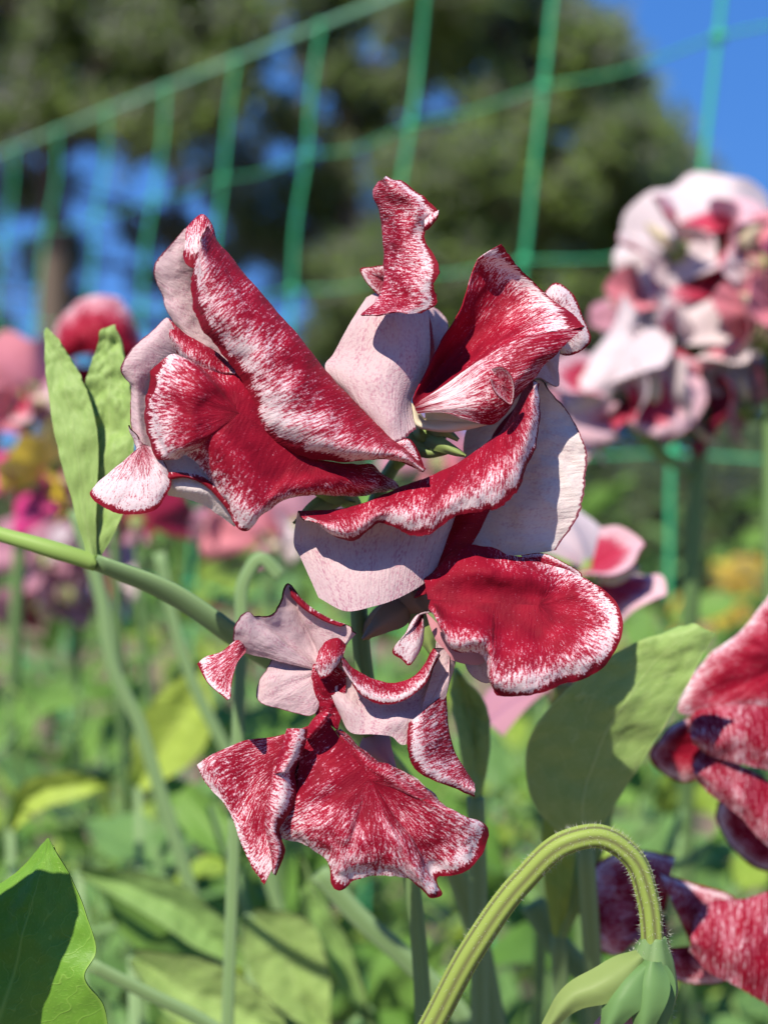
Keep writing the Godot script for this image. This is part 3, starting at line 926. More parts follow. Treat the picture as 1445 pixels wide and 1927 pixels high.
func crown(parent: Node3D, mesh: Mesh, m: Material, clumps: Array, per: int, size: float, r: RandomNumberGenerator, called := "crown") -> void:
	var mm := MultiMesh.new()
	mm.transform_format = MultiMesh.TRANSFORM_3D
	mm.mesh = mesh
	mm.instance_count = clumps.size() * per
	var k := 0
	for c in clumps:
		for i in per:
			var d := Vector3(r.randfn(), r.randfn() * 0.75, r.randfn()) * 0.45
			if d.length() > 1.1:
				d = d.normalized() * 1.1
			var b := Basis(Vector3(r.randfn(), r.randfn(), r.randfn()).normalized(), r.randf() * TAU).scaled(Vector3.ONE * size * r.randf_range(0.6, 1.3))
			mm.set_instance_transform(k, Transform3D(b, c[0] + d * c[1] - parent.position))
			k += 1
	var o := MultiMeshInstance3D.new()
	o.name = called
	o.multimesh = mm
	o.material_override = m
	o.set_meta("kind", "stuff")
	parent.add_child(o, true)

func tree(label: String, px: float, d: float, shape: Callable, n: int, per: int, size: float, m: Material, seed_: int, tufts: Mesh, top: float) -> void:
	var r := RandomNumberGenerator.new()
	r.seed = seed_
	var foot := ground_under(spot(px, 1000, d))
	var t := thing("conifer_tree", label, "tree", foot, "trees beyond the garden")
	var head := spot(px + 10, top, d)
	put("trunk", tube(PackedVector3Array([foot - Vector3(0, 0.1, 0), foot.lerp(head, 0.35) + Vector3(0.08, 0, 0), foot.lerp(head, 0.7) - Vector3(0.05, 0, 0), head]), [0.28, 0.21, 0.13, 0.03], foot, {"sides": 10, "sub": 4}), M.bark, t)
	var clumps := []
	for i in n:
		var q: Vector3 = shape.call(r)      # px, py, radius in px
		var c := spot(q.x, q.y, d + r.randf_range(-1.0, 1.0) * 1.3)
		clumps.append([c, q.z / FPX * d])
		if i % 2 == 0:
			var y := clampf(c.y - r.randf_range(0.2, 0.9), 0.6, head.y)
			var a := foot.lerp(head, clampf(y / head.y, 0.0, 0.97))
			put("limb", tube(PackedVector3Array([a, a.lerp(c, 0.5) + Vector3(0, 0.1, 0), c]), [0.06, 0.035, 0.012], foot, {"sides": 6, "sub": 3}), M.bark, t)
	crown(t, tufts, m, clumps, per, size, r)

func trees() -> void:
	var tufts := tuft(77, 26, 0.75, 0.13)
	var g1 := mat(lin(0.12, 0.19, 0.03), 0.6, 0.35)
	var g2 := mat(lin(0.10, 0.165, 0.035), 0.6, 0.35)
	var g3 := mat(lin(0.085, 0.145, 0.045), 0.6, 0.3)
	var cone := func(r: RandomNumberGenerator) -> Vector3:
		var y := r.randf_range(-260, 640)
		var right := 130.0 + maxf(y, -150.0) * 0.80 if y < 320.0 else 385.0
		var x := 985.0 + r.randf_range(-210.0 - maxf(0.0, y) * 0.05, right - 55.0)
		return Vector3(x, y, r.randf_range(45, 85))
	tree("broad conifer whose slanting side stands against open blue sky", 985, 15.0, cone, 120, 36, 0.26, g1, 21, tufts, -420)
	var left := func(r: RandomNumberGenerator) -> Vector3:
		return Vector3(r.randf_range(-260, 470), r.randf_range(-200, 250), r.randf_range(50, 95))
	tree("dense dark green conifer above the slanting top rope of the netting", 90, 16.0, left, 72, 36, 0.26, g1, 22, tufts, -420)
	var low := func(r: RandomNumberGenerator) -> Vector3:
		return Vector3(r.randf_range(-300, 560), r.randf_range(280, 760), r.randf_range(35, 75))
	tree("ragged conifer with blue sky gaps behind the rolled petal", 330, 19.0, low, 36, 24, 0.26, g3, 23, tufts, 120)
	var mid := func(r: RandomNumberGenerator) -> Vector3:
		return Vector3(640.0 + r.randfn() * 105.0, r.randf_range(-200, 760), r.randf_range(35, 75))
	tree("thin conifer with bare grey trunk between the two denser trees", 650, 17.0, mid, 52, 26, 0.26, g2, 24, tufts, -300)
	var right := func(r: RandomNumberGenerator) -> Vector3:
		return Vector3(r.randf_range(1040, 1750), r.randf_range(480, 830), r.randf_range(40, 80))
	tree("low dark conifer behind the pale pink blossoms", 1330, 20.0, right, 60, 34, 0.28, g3, 25, tufts, 380)
	# shrubs along the foot of the trees
	var leafy := tuft(78, 22, 0.6, 0.22)
	var spots := [[-150, 11.0, 1.3], [90, 10.0, 1.15], [290, 9.0, 0.95], [480, 11.0, 1.2], [700, 10.0, 1.1], [900, 9.5, 1.0], [1090, 10.5, 1.25], [1280, 9.0, 1.0], [1480, 11.0, 1.3], [1680, 10.0, 1.2]]
	var labels := ["dark rounded shrub growing at the foot of the dense left conifer", "dark rounded shrub growing at the foot of the slanting conifer"]
	var k := 0
	for s in spots:
		var r := RandomNumberGenerator.new()
		r.seed = 300 + k
		var foot := ground_under(spot(s[0], 1000, s[1]))
		var t := thing("garden_shrub", labels[0] if s[0] < 600 else labels[1], "shrub", foot, "shrubs below the left conifer" if s[0] < 600 else "shrubs below the right conifer")
		var clumps := []
		for i in 16:
			var a := r.randf() * TAU
			var h := r.randf()
			clumps.append([foot + Vector3(cos(a) * 0.75 * (1.0 - h * 0.45), 0.15 + h * s[2] * 0.85, sin(a) * 0.6 * (1.0 - h * 0.45)), 0.42])
		for i in 3:
			put("stem", tube(PackedVector3Array([foot, foot + Vector3(r.randfn() * 0.15, s[2] * 0.45, r.randfn() * 0.15), foot + Vector3(r.randfn() * 0.4, s[2] * 0.85, r.randfn() * 0.3)]), [0.03, 0.02, 0.008], foot, {"sides": 6, "sub": 3}), M.bark, t)
		crown(t, leafy, [mat(lin(0.07, 0.115, 0.03), 0.6, 0.2), mat(lin(0.075, 0.11, 0.04), 0.6, 0.2), mat(lin(0.085, 0.135, 0.05), 0.6, 0.2)][k % 3], clumps, 26, 0.2, r, "foliage")
		k += 1

# ---------------------------------------------------------------- green netting
func netting() -> void:
	# the net hangs along a line that runs away to the left; strands are a hand's breadth apart
	var vx := -1000.0
	var A := 1694.0
	var inv := []
	for i in range(-4, 14):
		inv.append(4.30e-4 + 0.68e-4 * i)
	var rows_y := [[Vector2(0, 290), Vector2(720, 2)], [Vector2(80, 436), Vector2(1445, 42)], [Vector2(280, 580), Vector2(1190, 464)], [Vector2(280, 838), Vector2(1190, 852)]]
	var grid := []
	for j in inv.size():
		var x0: float = vx + 1.0 / inv[j]
		var d: float = A * inv[j]
		var col := []
		for i in 4:
			var a: Vector2 = rows_y[i][0]
			var b: Vector2 = rows_y[i][1]
			var x := x0
			var y := 290.0
			for it in 4:
				y = lerpf(a.y, b.y, (x - a.x) / (b.x - a.x))
				x = x0 - 0.11 * (y - 290.0)
			col.append(spot(x, y, d))
		for i in range(4, 11):
			var p: Vector3 = col[3] - Vector3(0.004 * (i - 3), 0.15 * (i - 3), 0)
			if p.y > 0.0:
				col.append(p)
		grid.append(col)
	var foot := ground_under(grid[6][3])
	var t := thing("garden_netting", "bright green plastic garden netting strung up behind the sweet peas", "netting", foot)
	var n: int = grid[0].size()
	for c in grid:
		n = mini(n, c.size())
	for j in grid.size():
		var p := PackedVector3Array()
		for i in n:
			p.append(grid[j][i])
			if i + 1 < n:
				p.append(grid[j][i].lerp(grid[j][i + 1], 0.5) + Vector3(rng.randfn() * 0.003, 0, rng.randfn() * 0.003))
		put("upright_cord", tube(p, [0.0019, 0.0019], foot, {"sides": 8, "sub": 5, "flat": 0.7}), M.cord, t)
	for i in n:
		var p := PackedVector3Array()
		for j in grid.size():
			p.append(grid[j][i])
			if i > 0 and j + 1 < grid.size():
				p.append(grid[j][i].lerp(grid[j + 1][i], 0.5) - Vector3(0, 0.003 + rng.randf() * 0.004, 0))
		if i == 0:
			put("top_rope", tube(p, [0.0027, 0.0027], foot, {"sides": 10, "sub": 6, "ribs": 3, "rib": 0.1}), M.rope, t)
		else:
			put("cross_cord", tube(p, [0.0014, 0.0014], foot, {"sides": 8, "sub": 4, "flat": 0.7}), M.cord, t)
	var knot := SphereMesh.new()
	knot.radius = 0.0048
	knot.height = 0.0095
	knot.radial_segments = 10
	knot.rings = 6
	for j in grid.size():
		for i in mini(n, 5):
			var o := put("knot", knot, M.cord, t)
			o.position = grid[j][i] - foot
	# stakes that carry the rope, beyond both sides of the picture
	for e in [0, grid.size() - 1]:
		var top: Vector3 = grid[e][0] + Vector3(0, 0.08, 0)
		var b := ground_under(top)
		var s := thing("garden_stake", ["wooden stake at the near end of the green netting", "wooden stake at the far end of the green netting"][0 if e == 0 else 1], "stake", b)
		put("post", tube(PackedVector3Array([b - Vector3(0, 0.05, 0), b.lerp(top, 0.5), top]), [0.02, 0.02, 0.018], b, {"sides": 10, "sub": 2}), M.stake, s)

# ---------------------------------------------------------------- sweet pea plants
func leaflet(seed_: int, wide: float, curl: float, fold: float) -> ArrayMesh:
	var r := RandomNumberGenerator.new()
	r.seed = seed_
	var rows := []
	var ph := r.randf() * TAU
	for i in 9:
		var t := i / 8.0
		var w := wide * pow(sin(PI * clampf(t * 0.93 + 0.035, 0.0, 1.0)), 0.75) * (1.0 - 0.25 * t)
		var z := -curl * t * t
		var y := t * (1.0 - 0.12 * absf(curl) * t)
		var wave := 0.05 * sin(t * 9.0 + ph)
		rows.append(PackedVector3Array([Vector3(-w, y, z + fold * w + wave), Vector3(-w * 0.5, y, z + fold * w * 0.45), Vector3(0, y, z), Vector3(w * 0.5, y, z + fold * w * 0.45), Vector3(w, y, z + fold * w - wave)]))
	return sheet(rows, {"nu": 10, "nv": 14, "ruf": 18.0, "freq": 0.012, "jag": 0.0, "thick": 0.0, "see": Vector3(0, 0.5, 50), "judge": 0.0, "ul": -1.0, "shown": M.leaf, "other": M.leaf, "seed": float(seed_)})

func plant(foot: Vector3, h: float, r: RandomNumberGenerator, m: Material, label: String, group: String, from: float, leaf_len: float, called := "sweet_pea_plant", every := 0.055) -> Node3D:
	var t := thing(called, label, "plant", foot, group)
	var lean := Vector3(r.randfn() * 0.10, 0, r.randfn() * 0.05)
	var p := PackedVector3Array()
	var steps := 7
	for i in steps + 1:
		var f := float(i) / steps
		p.append(foot + Vector3(r.randfn() * 0.016, h * f, r.randfn() * 0.016) - lean * (1.0 - f) * (1.0 - f))
	foot = ground_under(p[0])
	p[0] = foot
	t.position = foot
	put("stem", tube(p, [0.0024, 0.0018, 0.0012], foot, {"sides": 6, "sub": 5, "flat": 0.6}), M.stem, t)
	var line := spline(p, 60)
	var y := from
	var turn := r.randf() * TAU
	while y < h:
		var at := line[clampi(int(y / h * 60.0), 0, 60)]
		turn += 2.4 + r.randfn() * 0.3
		var out := Vector3(cos(turn), 0.45 + r.randf() * 0.5, sin(turn)).normalized()
		var node := at + out * r.randf_range(0.015, 0.035)
		put("petiole", tube(PackedVector3Array([at, at.lerp(node, 0.5) + Vector3(0, -0.002, 0), node]), [0.0014, 0.0012], foot, {"sides": 5, "sub": 2}), M.stem, t)
		for s in [-1.0, 1.0]:
			var dir: Vector3 = (out + out.cross(Vector3.UP).normalized() * s * r.randf_range(0.35, 0.8) + Vector3(0, r.randf_range(-0.2, 0.35), 0)).normalized()
			var face := (Vector3.UP + Vector3(r.randfn(), r.randfn(), r.randfn()) * 0.5 + Vector3(-0.4, 0, 0.5)).normalized()
			var xx: Vector3 = dir.cross(face).normalized()
			var zz: Vector3 = xx.cross(dir)
			var l := leaf_len * r.randf_range(0.65, 1.2)
			var o := put("leaf", leaf_meshes[r.randi() % leaf_meshes.size()], m, t)
			o.transform = Transform3D(Basis(xx * l, dir * l, zz * l), node - foot)
		if r.randf() < 0.35:
			var q := node + out * 0.03
			put("tendril", tube(PackedVector3Array([node, q, q + Vector3(0.008, 0.02, 0.004), q + Vector3(0.0, 0.03, 0.008), q + Vector3(-0.006, 0.024, 0.0)]), [0.0006, 0.0005], foot, {"sides": 4, "sub": 4}), M.stem_light, t)
		y += r.randf_range(0.7, 1.3) * every
	return t

func garden() -> void:
	for k in 6:
		leaf_meshes.append(leaflet(60 + k, [0.27, 0.22, 0.3, 0.24, 0.2, 0.26][k], [0.3, -0.15, 0.5, 0.15, 0.0, 0.35][k], [0.25, 0.4, 0.15, 0.3, 0.5, 0.1][k]))
	var r := RandomNumberGenerator.new()
	r.seed = 1234
	var kinds := [
		[M.foliage[0], "light green"],
		[M.foliage[1], "deep green"],
		[M.foliage[2], "blue green"],
		[M.foliage[3], "yellowish green"],
	]
	var k := 0
	# rows: distance, number across, picture row of the tops, leaf length, words for how far
	for band in [[0.34, 8, 1560.0, 0.034, "low"], [0.44, 9, 1390.0, 0.040, "short"], [0.56, 10, 1260.0, 0.044, "middling"], [0.74, 11, 1150.0, 0.050, "taller"], [1.0, 12, 1080.0, 0.055, "tall"], [1.35, 12, 1040.0, 0.06, "hazy"]]:
		for i in band[1]:
			var f: float = (i + 0.5 + r.randf_range(-0.35, 0.35)) / band[1]
			var px := lerpf(-260.0, 1700.0, f)
			var d: float = band[0] * r.randf_range(0.92, 1.1)
			var top := spot(px, band[2] + r.randf_range(-60.0, 120.0), d)
			var kind: Array = kinds[[0, 3, 2, 0, 1, 0, 3, 2][k % 8]]
			var beside := "below the pair of upright leaflets" if px < 300.0 else "left of the lowest blossom" if px < 620.0 else "below the drooping petal" if px < 950.0 else "behind the arching stalk" if px < 1230.0 else "behind the soft crimson spray"
			plant(ground_under(top), top.y, r, kind[0], "%s %s sweet pea plant growing %s" % [band[4], kind[1], beside], "sweet pea plants behind the spray", maxf(0.3, top.y - d * 0.55), band[3], "sweet_pea_plant", 0.022 + 0.012 * d)
			k += 1
	# taller green bed farther off
	for i in 22:
		var d := r.randf_range(1.7, 4.2)
		var px := lerpf(-400.0, 1850.0, (i + r.randf()) / 22.0)
		var top := spot(px, r.randf_range(930.0, 1040.0), d)
		plant(ground_under(top), maxf(0.5, top.y), r, [M.foliage[1], M.foliage[2], M.foliage[0]][i % 3], "%s leafy bed plant growing beyond the green netting" % ["deep green", "blue green", "light green"][i % 3], "bed plants beyond the netting", 0.25, 0.13, "bed_plant", 0.06)
	# yellow flowers in the bed
	for i in 3:
		var d := 2.3
		var top := spot([1395, 1350, 1290][i], [1085, 1150, 1170][i], d)
		var foot := ground_under(top)
		var t := thing("yellow_flower", "small yellow flower head in the bed beyond the netting", "flower", foot, "yellow flowers in the bed")
		put("stem", tube(PackedVector3Array([foot, foot.lerp(top, 0.5) + Vector3(0.02, 0, 0), top]), [0.004, 0.003], foot, {"sides": 6, "sub": 4}), M.stem, t)
		crown(t, tuft(90, 18, 0.5, 0.3), M.yellow, [[top, [0.055, 0.04, 0.03][i]]], 22, 0.03, r, "flower_head")

# a blade from outline rows of left, midrib, right (x, y, z triples)
func blade(parent: Node3D, rows: Array, m: String, o := {}) -> void:
	var rr := []
	for a in rows:
		var p := row(a)
		rr.append(PackedVector3Array([p[0], p[0].lerp(p[1], 0.55), p[1], p[1].lerp(p[2], 0.45), p[2]]))
	var d := {"called": "leaf", "nu": 40, "nv": 60, "ruf": 1.3, "freq": 0.8, "jag": 0.0, "thick": 0.3, "ul": -1.0, "judge": 0.0}
	d.merge(o, true)
	petal(parent, rr, m, m, d)

func hairs(parent: Node3D, path: PackedVector3Array, rad: float, n: int, long: float, seed_: int) -> void:
	var r := RandomNumberGenerator.new()
	r.seed = seed_
	var q := spline(path, 120)
	var st := SurfaceTool.new()
	st.begin(Mesh.PRIMITIVE_TRIANGLES)
	for k in n:
		var i := r.randi_range(1, 118)
		var t := (q[i + 1] - q[i - 1]).normalized()
		var d := t.cross(Vector3(r.randfn(), r.randfn(), r.randfn())).normalized()
		var a := q[i].lerp(q[i + 1], r.randf()) + d * rad * 0.95
		var tip := a + (d + t * r.randfn() * 0.35).normalized() * long * r.randf_range(0.4, 1.1)
		var s := t * 0.000022
		var u := d.cross(t) * 0.000022
		for c in [[s, u], [u, -s], [-s, -u], [-u, s]]:
			for v in [a + c[0], a + c[1], tip]:
				st.add_vertex(v - parent.global_position)
	st.generate_normals()
	var o := put("hair", st.commit(), M.hair, parent)
	o.set_meta("kind", "stuff")

func near_leaves() -> void:
	var wing := {"sides": 14, "flat": 0.45, "ribs": 2, "rib": 0.12, "plain": Color(0.21, 0.33, 0.15), "groove": Color(0.18, 0.29, 0.12)}
	# vine with the pair of tall pale leaflets at the left
	var low := pt(960, 2100, -75)
	var root := ground_under(low)
	var v := thing("sweet_pea_vine", "winged pale green vine stem bearing a pair of upright wrinkled leaflets", "vine", root)
	put("stem", tube(PackedVector3Array([root, root.lerp(low, 0.5), low, pt(860, 1650, -58), pt(640, 1340, -30), pt(440, 1195, -20), pt(320, 1115, -18), pt(180, 1058, -16)]), [0.0026, 0.0026, 0.0024, 0.0022, 0.0022, 0.0023, 0.0023, 0.0017], root, wing.merged({"side": Vector3(0.6, 0.2, 0.2)})), M.stem_tint, v)
	put("stem", tube(PackedVector3Array([pt(182, 1060, -16), pt(120, 1040, -15), pt(60, 1022, -15), pt(0, 1005, -16), pt(-120, 960, -20), pt(-260, 900, -30)]), [0.0014, 0.0015, 0.0013, 0.0012, 0.0011], root, {"sides": 10, "plain": Color(0.26, 0.4, 0.1)}), M.stem_tint, v)
	blade(v, [
		[168, 1052, -16, 175, 1050, -15.5, 181, 1050, -16],
		[136, 940, -16, 158, 945, -15.8, 182, 950, -15.5],
		[108, 830, -17, 144, 830, -16.6, 184, 830, -16],
		[92, 735, -18.5, 126, 735, -18, 176, 770, -17],
		[84, 660, -20, 110, 665, -19.5, 156, 715, -18],
		[83, 622, -21, 90, 617, -21, 112, 640, -20]], "leaf", {"ruf": 1.3, "freq": 1.1})
	blade(v, [
		[174, 1052, -17, 180, 1055, -16.5, 188, 1052, -17],
		[165, 930, -17, 192, 960, -17, 228, 975, -16.4],
		[158, 830, -18, 202, 850, -18, 250, 870, -17],
		[158, 745, -19.5, 206, 760, -19.2, 254, 790, -18],
		[176, 670, -20.5, 208, 680, -20.2, 246, 705, -19],
		[192, 625, -21, 206, 616, -21, 219, 612, -20.5]], "leaf", {"ruf": 2.2, "freq": 1.2})
	# broad leaf in the lower left corner
	var p0 := pt(-60, 2150, 4)
	root = ground_under(p0)
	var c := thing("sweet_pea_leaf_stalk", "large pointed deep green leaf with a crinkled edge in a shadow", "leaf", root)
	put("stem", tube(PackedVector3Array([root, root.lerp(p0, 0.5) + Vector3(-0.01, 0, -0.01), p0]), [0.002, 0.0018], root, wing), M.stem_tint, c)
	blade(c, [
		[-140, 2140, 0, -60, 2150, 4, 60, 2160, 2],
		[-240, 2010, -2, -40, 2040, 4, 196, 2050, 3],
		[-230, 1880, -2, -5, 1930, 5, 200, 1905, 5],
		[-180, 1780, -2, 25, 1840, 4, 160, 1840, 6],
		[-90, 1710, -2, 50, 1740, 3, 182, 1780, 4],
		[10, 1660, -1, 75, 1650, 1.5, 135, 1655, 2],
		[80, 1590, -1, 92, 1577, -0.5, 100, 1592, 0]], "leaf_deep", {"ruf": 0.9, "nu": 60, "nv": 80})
	# a leaf out of view to the left, nearer the sun, whose shade lies on the corner leaf
	p0 = pt(-420, 2150, 9)
	root = ground_under(p0)
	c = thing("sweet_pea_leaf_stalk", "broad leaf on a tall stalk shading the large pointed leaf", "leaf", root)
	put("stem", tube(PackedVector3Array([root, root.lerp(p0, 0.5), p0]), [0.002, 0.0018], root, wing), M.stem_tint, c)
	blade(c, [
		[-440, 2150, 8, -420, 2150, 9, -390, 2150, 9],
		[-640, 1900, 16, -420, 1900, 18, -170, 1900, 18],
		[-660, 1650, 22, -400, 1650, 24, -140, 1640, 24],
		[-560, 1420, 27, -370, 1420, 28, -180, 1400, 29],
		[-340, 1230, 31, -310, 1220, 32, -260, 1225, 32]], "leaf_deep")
	# arched hairy bud stalk in the lower right
	var a0 := pt(740, 2060, -2)
	root = ground_under(a0)
	var s := thing("sweet_pea_bud_stalk", "hairy ribbed green stalk arching over with a nodding bud", "bud", root)
	var arch := PackedVector3Array([a0, pt(812, 1930, 0), pt(890, 1785, 2), pt(985, 1655, 3), pt(1065, 1585, 4), pt(1130, 1574, 4), pt(1188, 1612, 4), pt(1218, 1690, 4), pt(1228, 1790, 4), pt(1232, 1880, 3)])
	var full := PackedVector3Array([root, root.lerp(a0, 0.5) + Vector3(-0.008, 0, 0)])
	full.append_array(arch)
	put("stem", tube(full, [0.0022, 0.0021, 0.0019, 0.0018, 0.0018, 0.0017, 0.0017, 0.00165, 0.0016, 0.0016, 0.0016, 0.0016], root, {"sides": 40, "sub": 12, "ribs": 6, "rib": 0.06, "plain": Color(0.27, 0.36, 0.08), "groove": Color(0.15, 0.16, 0.06)}), M.stem_tint, s)
	hairs(s, arch, 0.0017, 1500, 0.0009, 5)
	var b := part("bud", s, pt(1220, 1850, 3), "folded blue green bud hanging from the arch")
	put("calyx", tube(PackedVector3Array([pt(1231, 1760, 4), pt(1226, 1800, 4), pt(1218, 1850, 4), pt(1205, 1900, 4)]), [0.0016, 0.003, 0.0042, 0.004], b.global_position, {"sides": 24, "ribs": 5, "rib": 0.06, "sub": 8, "plain": Color(0.16, 0.26, 0.1), "groove": Color(0.11, 0.2, 0.07)}), M.stem_tint, b)
	sepal(b, [1205, 1800, 7, 1150, 1845, 9, 1060, 1890, 9, 1005, 1990, 8], 26, "sepal")
	sepal(b, [1215, 1820, 8, 1170, 1880, 10, 1130, 1960, 10], 30, "sepal_blue")
	sepal(b, [1226, 1810, 8, 1218, 1880, 10, 1200, 1980, 10], 30, "sepal_blue")
	sepal(b, [1236, 1810, 6, 1240, 1880, 7, 1236, 1990, 7], 24, "sepal_blue")
	petal(b, fan([1190, 1860, 4], [1160, 1880, 5, 1110, 1950, 5, 1130, 2040, 5, 1200, 2050, 5, 1230, 1980, 4, 1225, 1890, 4], 2.5, 0.05), "blush", "blush", {"ruf": 0.4, "nu": 30, "nv": 16})
	hairs(b, PackedVector3Array([pt(1240, 1750, 4), pt(1242, 1830, 4), pt(1246, 1920, 4)]), 0.0016, 260, 0.0009, 6)
	hairs(b, PackedVector3Array([pt(1215, 1780, 4), pt(1170, 1830, 6), pt(1110, 1860, 6), pt(1060, 1895, 6)]), 0.0012, 260, 0.0009, 8)
	# big leaf at the right, behind the wide petal
	var q0 := pt(1120, 1900, -62)
	root = ground_under(q0)
	var g := thing("sweet_pea_leaf_stalk", "big oval leaf behind the wide red petal with the flower's shadow on it", "leaf", root)
	put("stem", tube(PackedVector3Array([root, root.lerp(q0, 0.5) + Vector3(0.01, 0, -0.01), q0, pt(1100, 1585, -38)]), [0.002, 0.0019, 0.0017, 0.0015], root, wing), M.stem_tint, g)
	blade(g, [
		[1085, 1592, -38, 1100, 1582, -37, 1115, 1577, -37],
		[1008, 1520, -35, 1095, 1512, -34, 1172, 1490, -34],
		[988, 1430, -33, 1120, 1425, -31.5, 1218, 1412, -31],
		[1010, 1360, -30, 1150, 1360, -28.5, 1258, 1350, -28],
		[1090, 1275, -28, 1205, 1280, -27, 1295, 1285, -26],
		[1190, 1212, -27, 1262, 1215, -26, 1325, 1222, -26],
		[1280, 1186, -27, 1315, 1180, -26, 1342, 1190, -26]], "leaf", {"ruf": 1.3})
	# leaf standing behind the arch
	q0 = pt(1060, 1990, -75)
	root = ground_under(q0)
	g = thing("sweet_pea_leaf_stalk", "bright narrow leaf pair standing behind the arching stalk", "leaf", root)
	put("stem", tube(PackedVector3Array([root, root.lerp(q0, 0.5), q0, pt(1050, 1760, -60)]), [0.002, 0.0018, 0.0015], root, wing), M.stem_tint, g)
	blade(g, [[1040, 1765, -60, 1050, 1760, -59, 1060, 1765, -60], [1022, 1650, -58, 1052, 1640, -58, 1078, 1650, -57], [1020, 1560, -57, 1052, 1560, -57, 1084, 1560, -56], [1040, 1490, -56, 1050, 1485, -56, 1062, 1495, -56]], "leaf_yellow")
	blade(g, [[1045, 1765, -60, 1054, 1762, -59, 1064, 1768, -60], [1065, 1660, -60, 1090, 1655, -59, 1110, 1670, -60], [1092, 1570, -60, 1120, 1570, -58, 1142, 1580, -60], [1140, 1500, -58, 1150, 1495, -58, 1158, 1505, -58]], "leaf")
	# leaves behind the lower blossom
	q0 = pt(900, 1700, -45)
	root = ground_under(q0 + Vector3(0, -0.02, 0))
	g = thing("sweet_pea_leaf_stalk", "narrow green leaf with bright edges behind the lowest blossom", "leaf", root)
	put("stem", tube(PackedVector3Array([root, root.lerp(q0, 0.5), q0, pt(895, 1500, -38)]), [0.0018, 0.0015], root, wing), M.stem_tint, g)
	blade(g, [[885, 1505, -38, 895, 1500, -37, 905, 1505, -38], [868, 1420, -36, 892, 1415, -38, 922, 1410, -36], [856, 1330, -35, 880, 1330, -38, 915, 1335, -35], [850, 1262, -35, 858, 1255, -36, 872, 1268, -35]], "leaf")
	# blurred single leaves and stalks low down
	for e in [
		[[150, 1640, 300, 1690, 400, 1760, 490, 1830], 120, 40, "leaf_blue", "long pale blade leaf lying aslant behind the shaded corner leaf"],
		[[250, 1800, 350, 1860, 450, 1900, 560, 1960], 95, 62, "leaf", "folded leaf with a pale edge at the foot of the stems"],
		[[470, 1720, 520, 1770, 560, 1850, 620, 1960], 110, 70, "leaf", "wide mid green leaf below the drooping lower petal"],
		[[260, 1480, 310, 1400, 350, 1330, 380, 1240], 190, 62, "leaf_yellow", "bright lime leaf standing left of the lowest blossom"],
		[[700, 1940, 640, 1800, 590, 1700, 560, 1600], 120, 24, "leaf_blue", "slim grey green leaf slanting below the lower petal"],
		[[20, 1560, 60, 1500, 130, 1480, 210, 1480], 170, 30, "leaf_yellow", "small pale leaf above the shaded corner leaf"],
	]:
		var a: Array = e[0]
		var dz: float = -e[1]
		var k := dz
		var base := pt(a[0], a[1], k)
		var foot := ground_under(base)
		var t := thing("sweet_pea_leaf_stalk", e[4], "leaf", foot)
		put("stem", tube(PackedVector3Array([foot, foot.lerp(base, 0.5) + Vector3(0.006, 0, 0), base]), [0.002, 0.0012], foot, wing), M.stem_tint, t)
		var w: float = e[2]
		var rows := []
		for i in 4:
			var x: float = a[i * 2]
			var y: float = a[i * 2 + 1]
			var i0 := maxi(i - 1, 0) * 2
			var i1 := mini(i + 1, 3) * 2
			var dir: Vector2 = Vector2(a[i1] - a[i0], a[i1 + 1] - a[i0 + 1]).normalized().orthogonal() * w * [0.25, 1.0, 0.9, 0.05][i]
			rows.append([x - dir.x, y - dir.y, k + 3.0, x, y, k, x + dir.x, y + dir.y, k + 3.0])
		blade(t, rows, e[3])
	# plain blurred stalks
	for e in [
		[[140, 960, 190, 1120, 215, 1260, 262, 1360], 130, 0.0018, "thin pale stalk curving down behind the pair of upright leaflets"],
		[[300, 1040, 330, 1180, 370, 1300, 430, 1420], 140, 0.0016, "thin straight pale stalk left of the star pointed petal"],
		[[455, 1180, 460, 1090, 490, 1050, 530, 1085], 60, 0.0012, "small hooked green stalk beside the star pointed petal"],
		[[170, 1815, 280, 1870, 380, 1920, 480, 1990], 50, 0.0014, "bluish stalk slanting out from the shaded corner leaf"],
		[[600, 1640, 680, 1730, 760, 1800, 860, 1900], 70, 0.0022, "slanting grey green stalk crossing below the drooping petal"],
		[[1000, 1700, 1060, 1790, 1120, 1850, 1200, 1930], 75, 0.0026, "green stalk slanting behind the arching stalk"],
	]:
		var a: Array = e[0]
		var p := PackedVector3Array()
		for i in 4:
			p.append(pt(a[i * 2], a[i * 2 + 1], -e[1]))
		var end := p[0] if p[0].y < p[3].y else p[3]
		var foot := ground_under(end)
		var line := PackedVector3Array([foot, foot.lerp(end, 0.6)])
		if p[0].y < p[3].y:
			line.append_array(p)
		else:
			for i in range(3, -1, -1): line.append(p[i])
		var t := thing("sweet_pea_stalk", e[3], "stalk", foot)
		put("stem", tube(line, [e[2], e[2]], foot, wing), M.stem_tint, t)

# ---------------------------------------------------------------- neighbouring blossoms, out of focus
var stock := {}

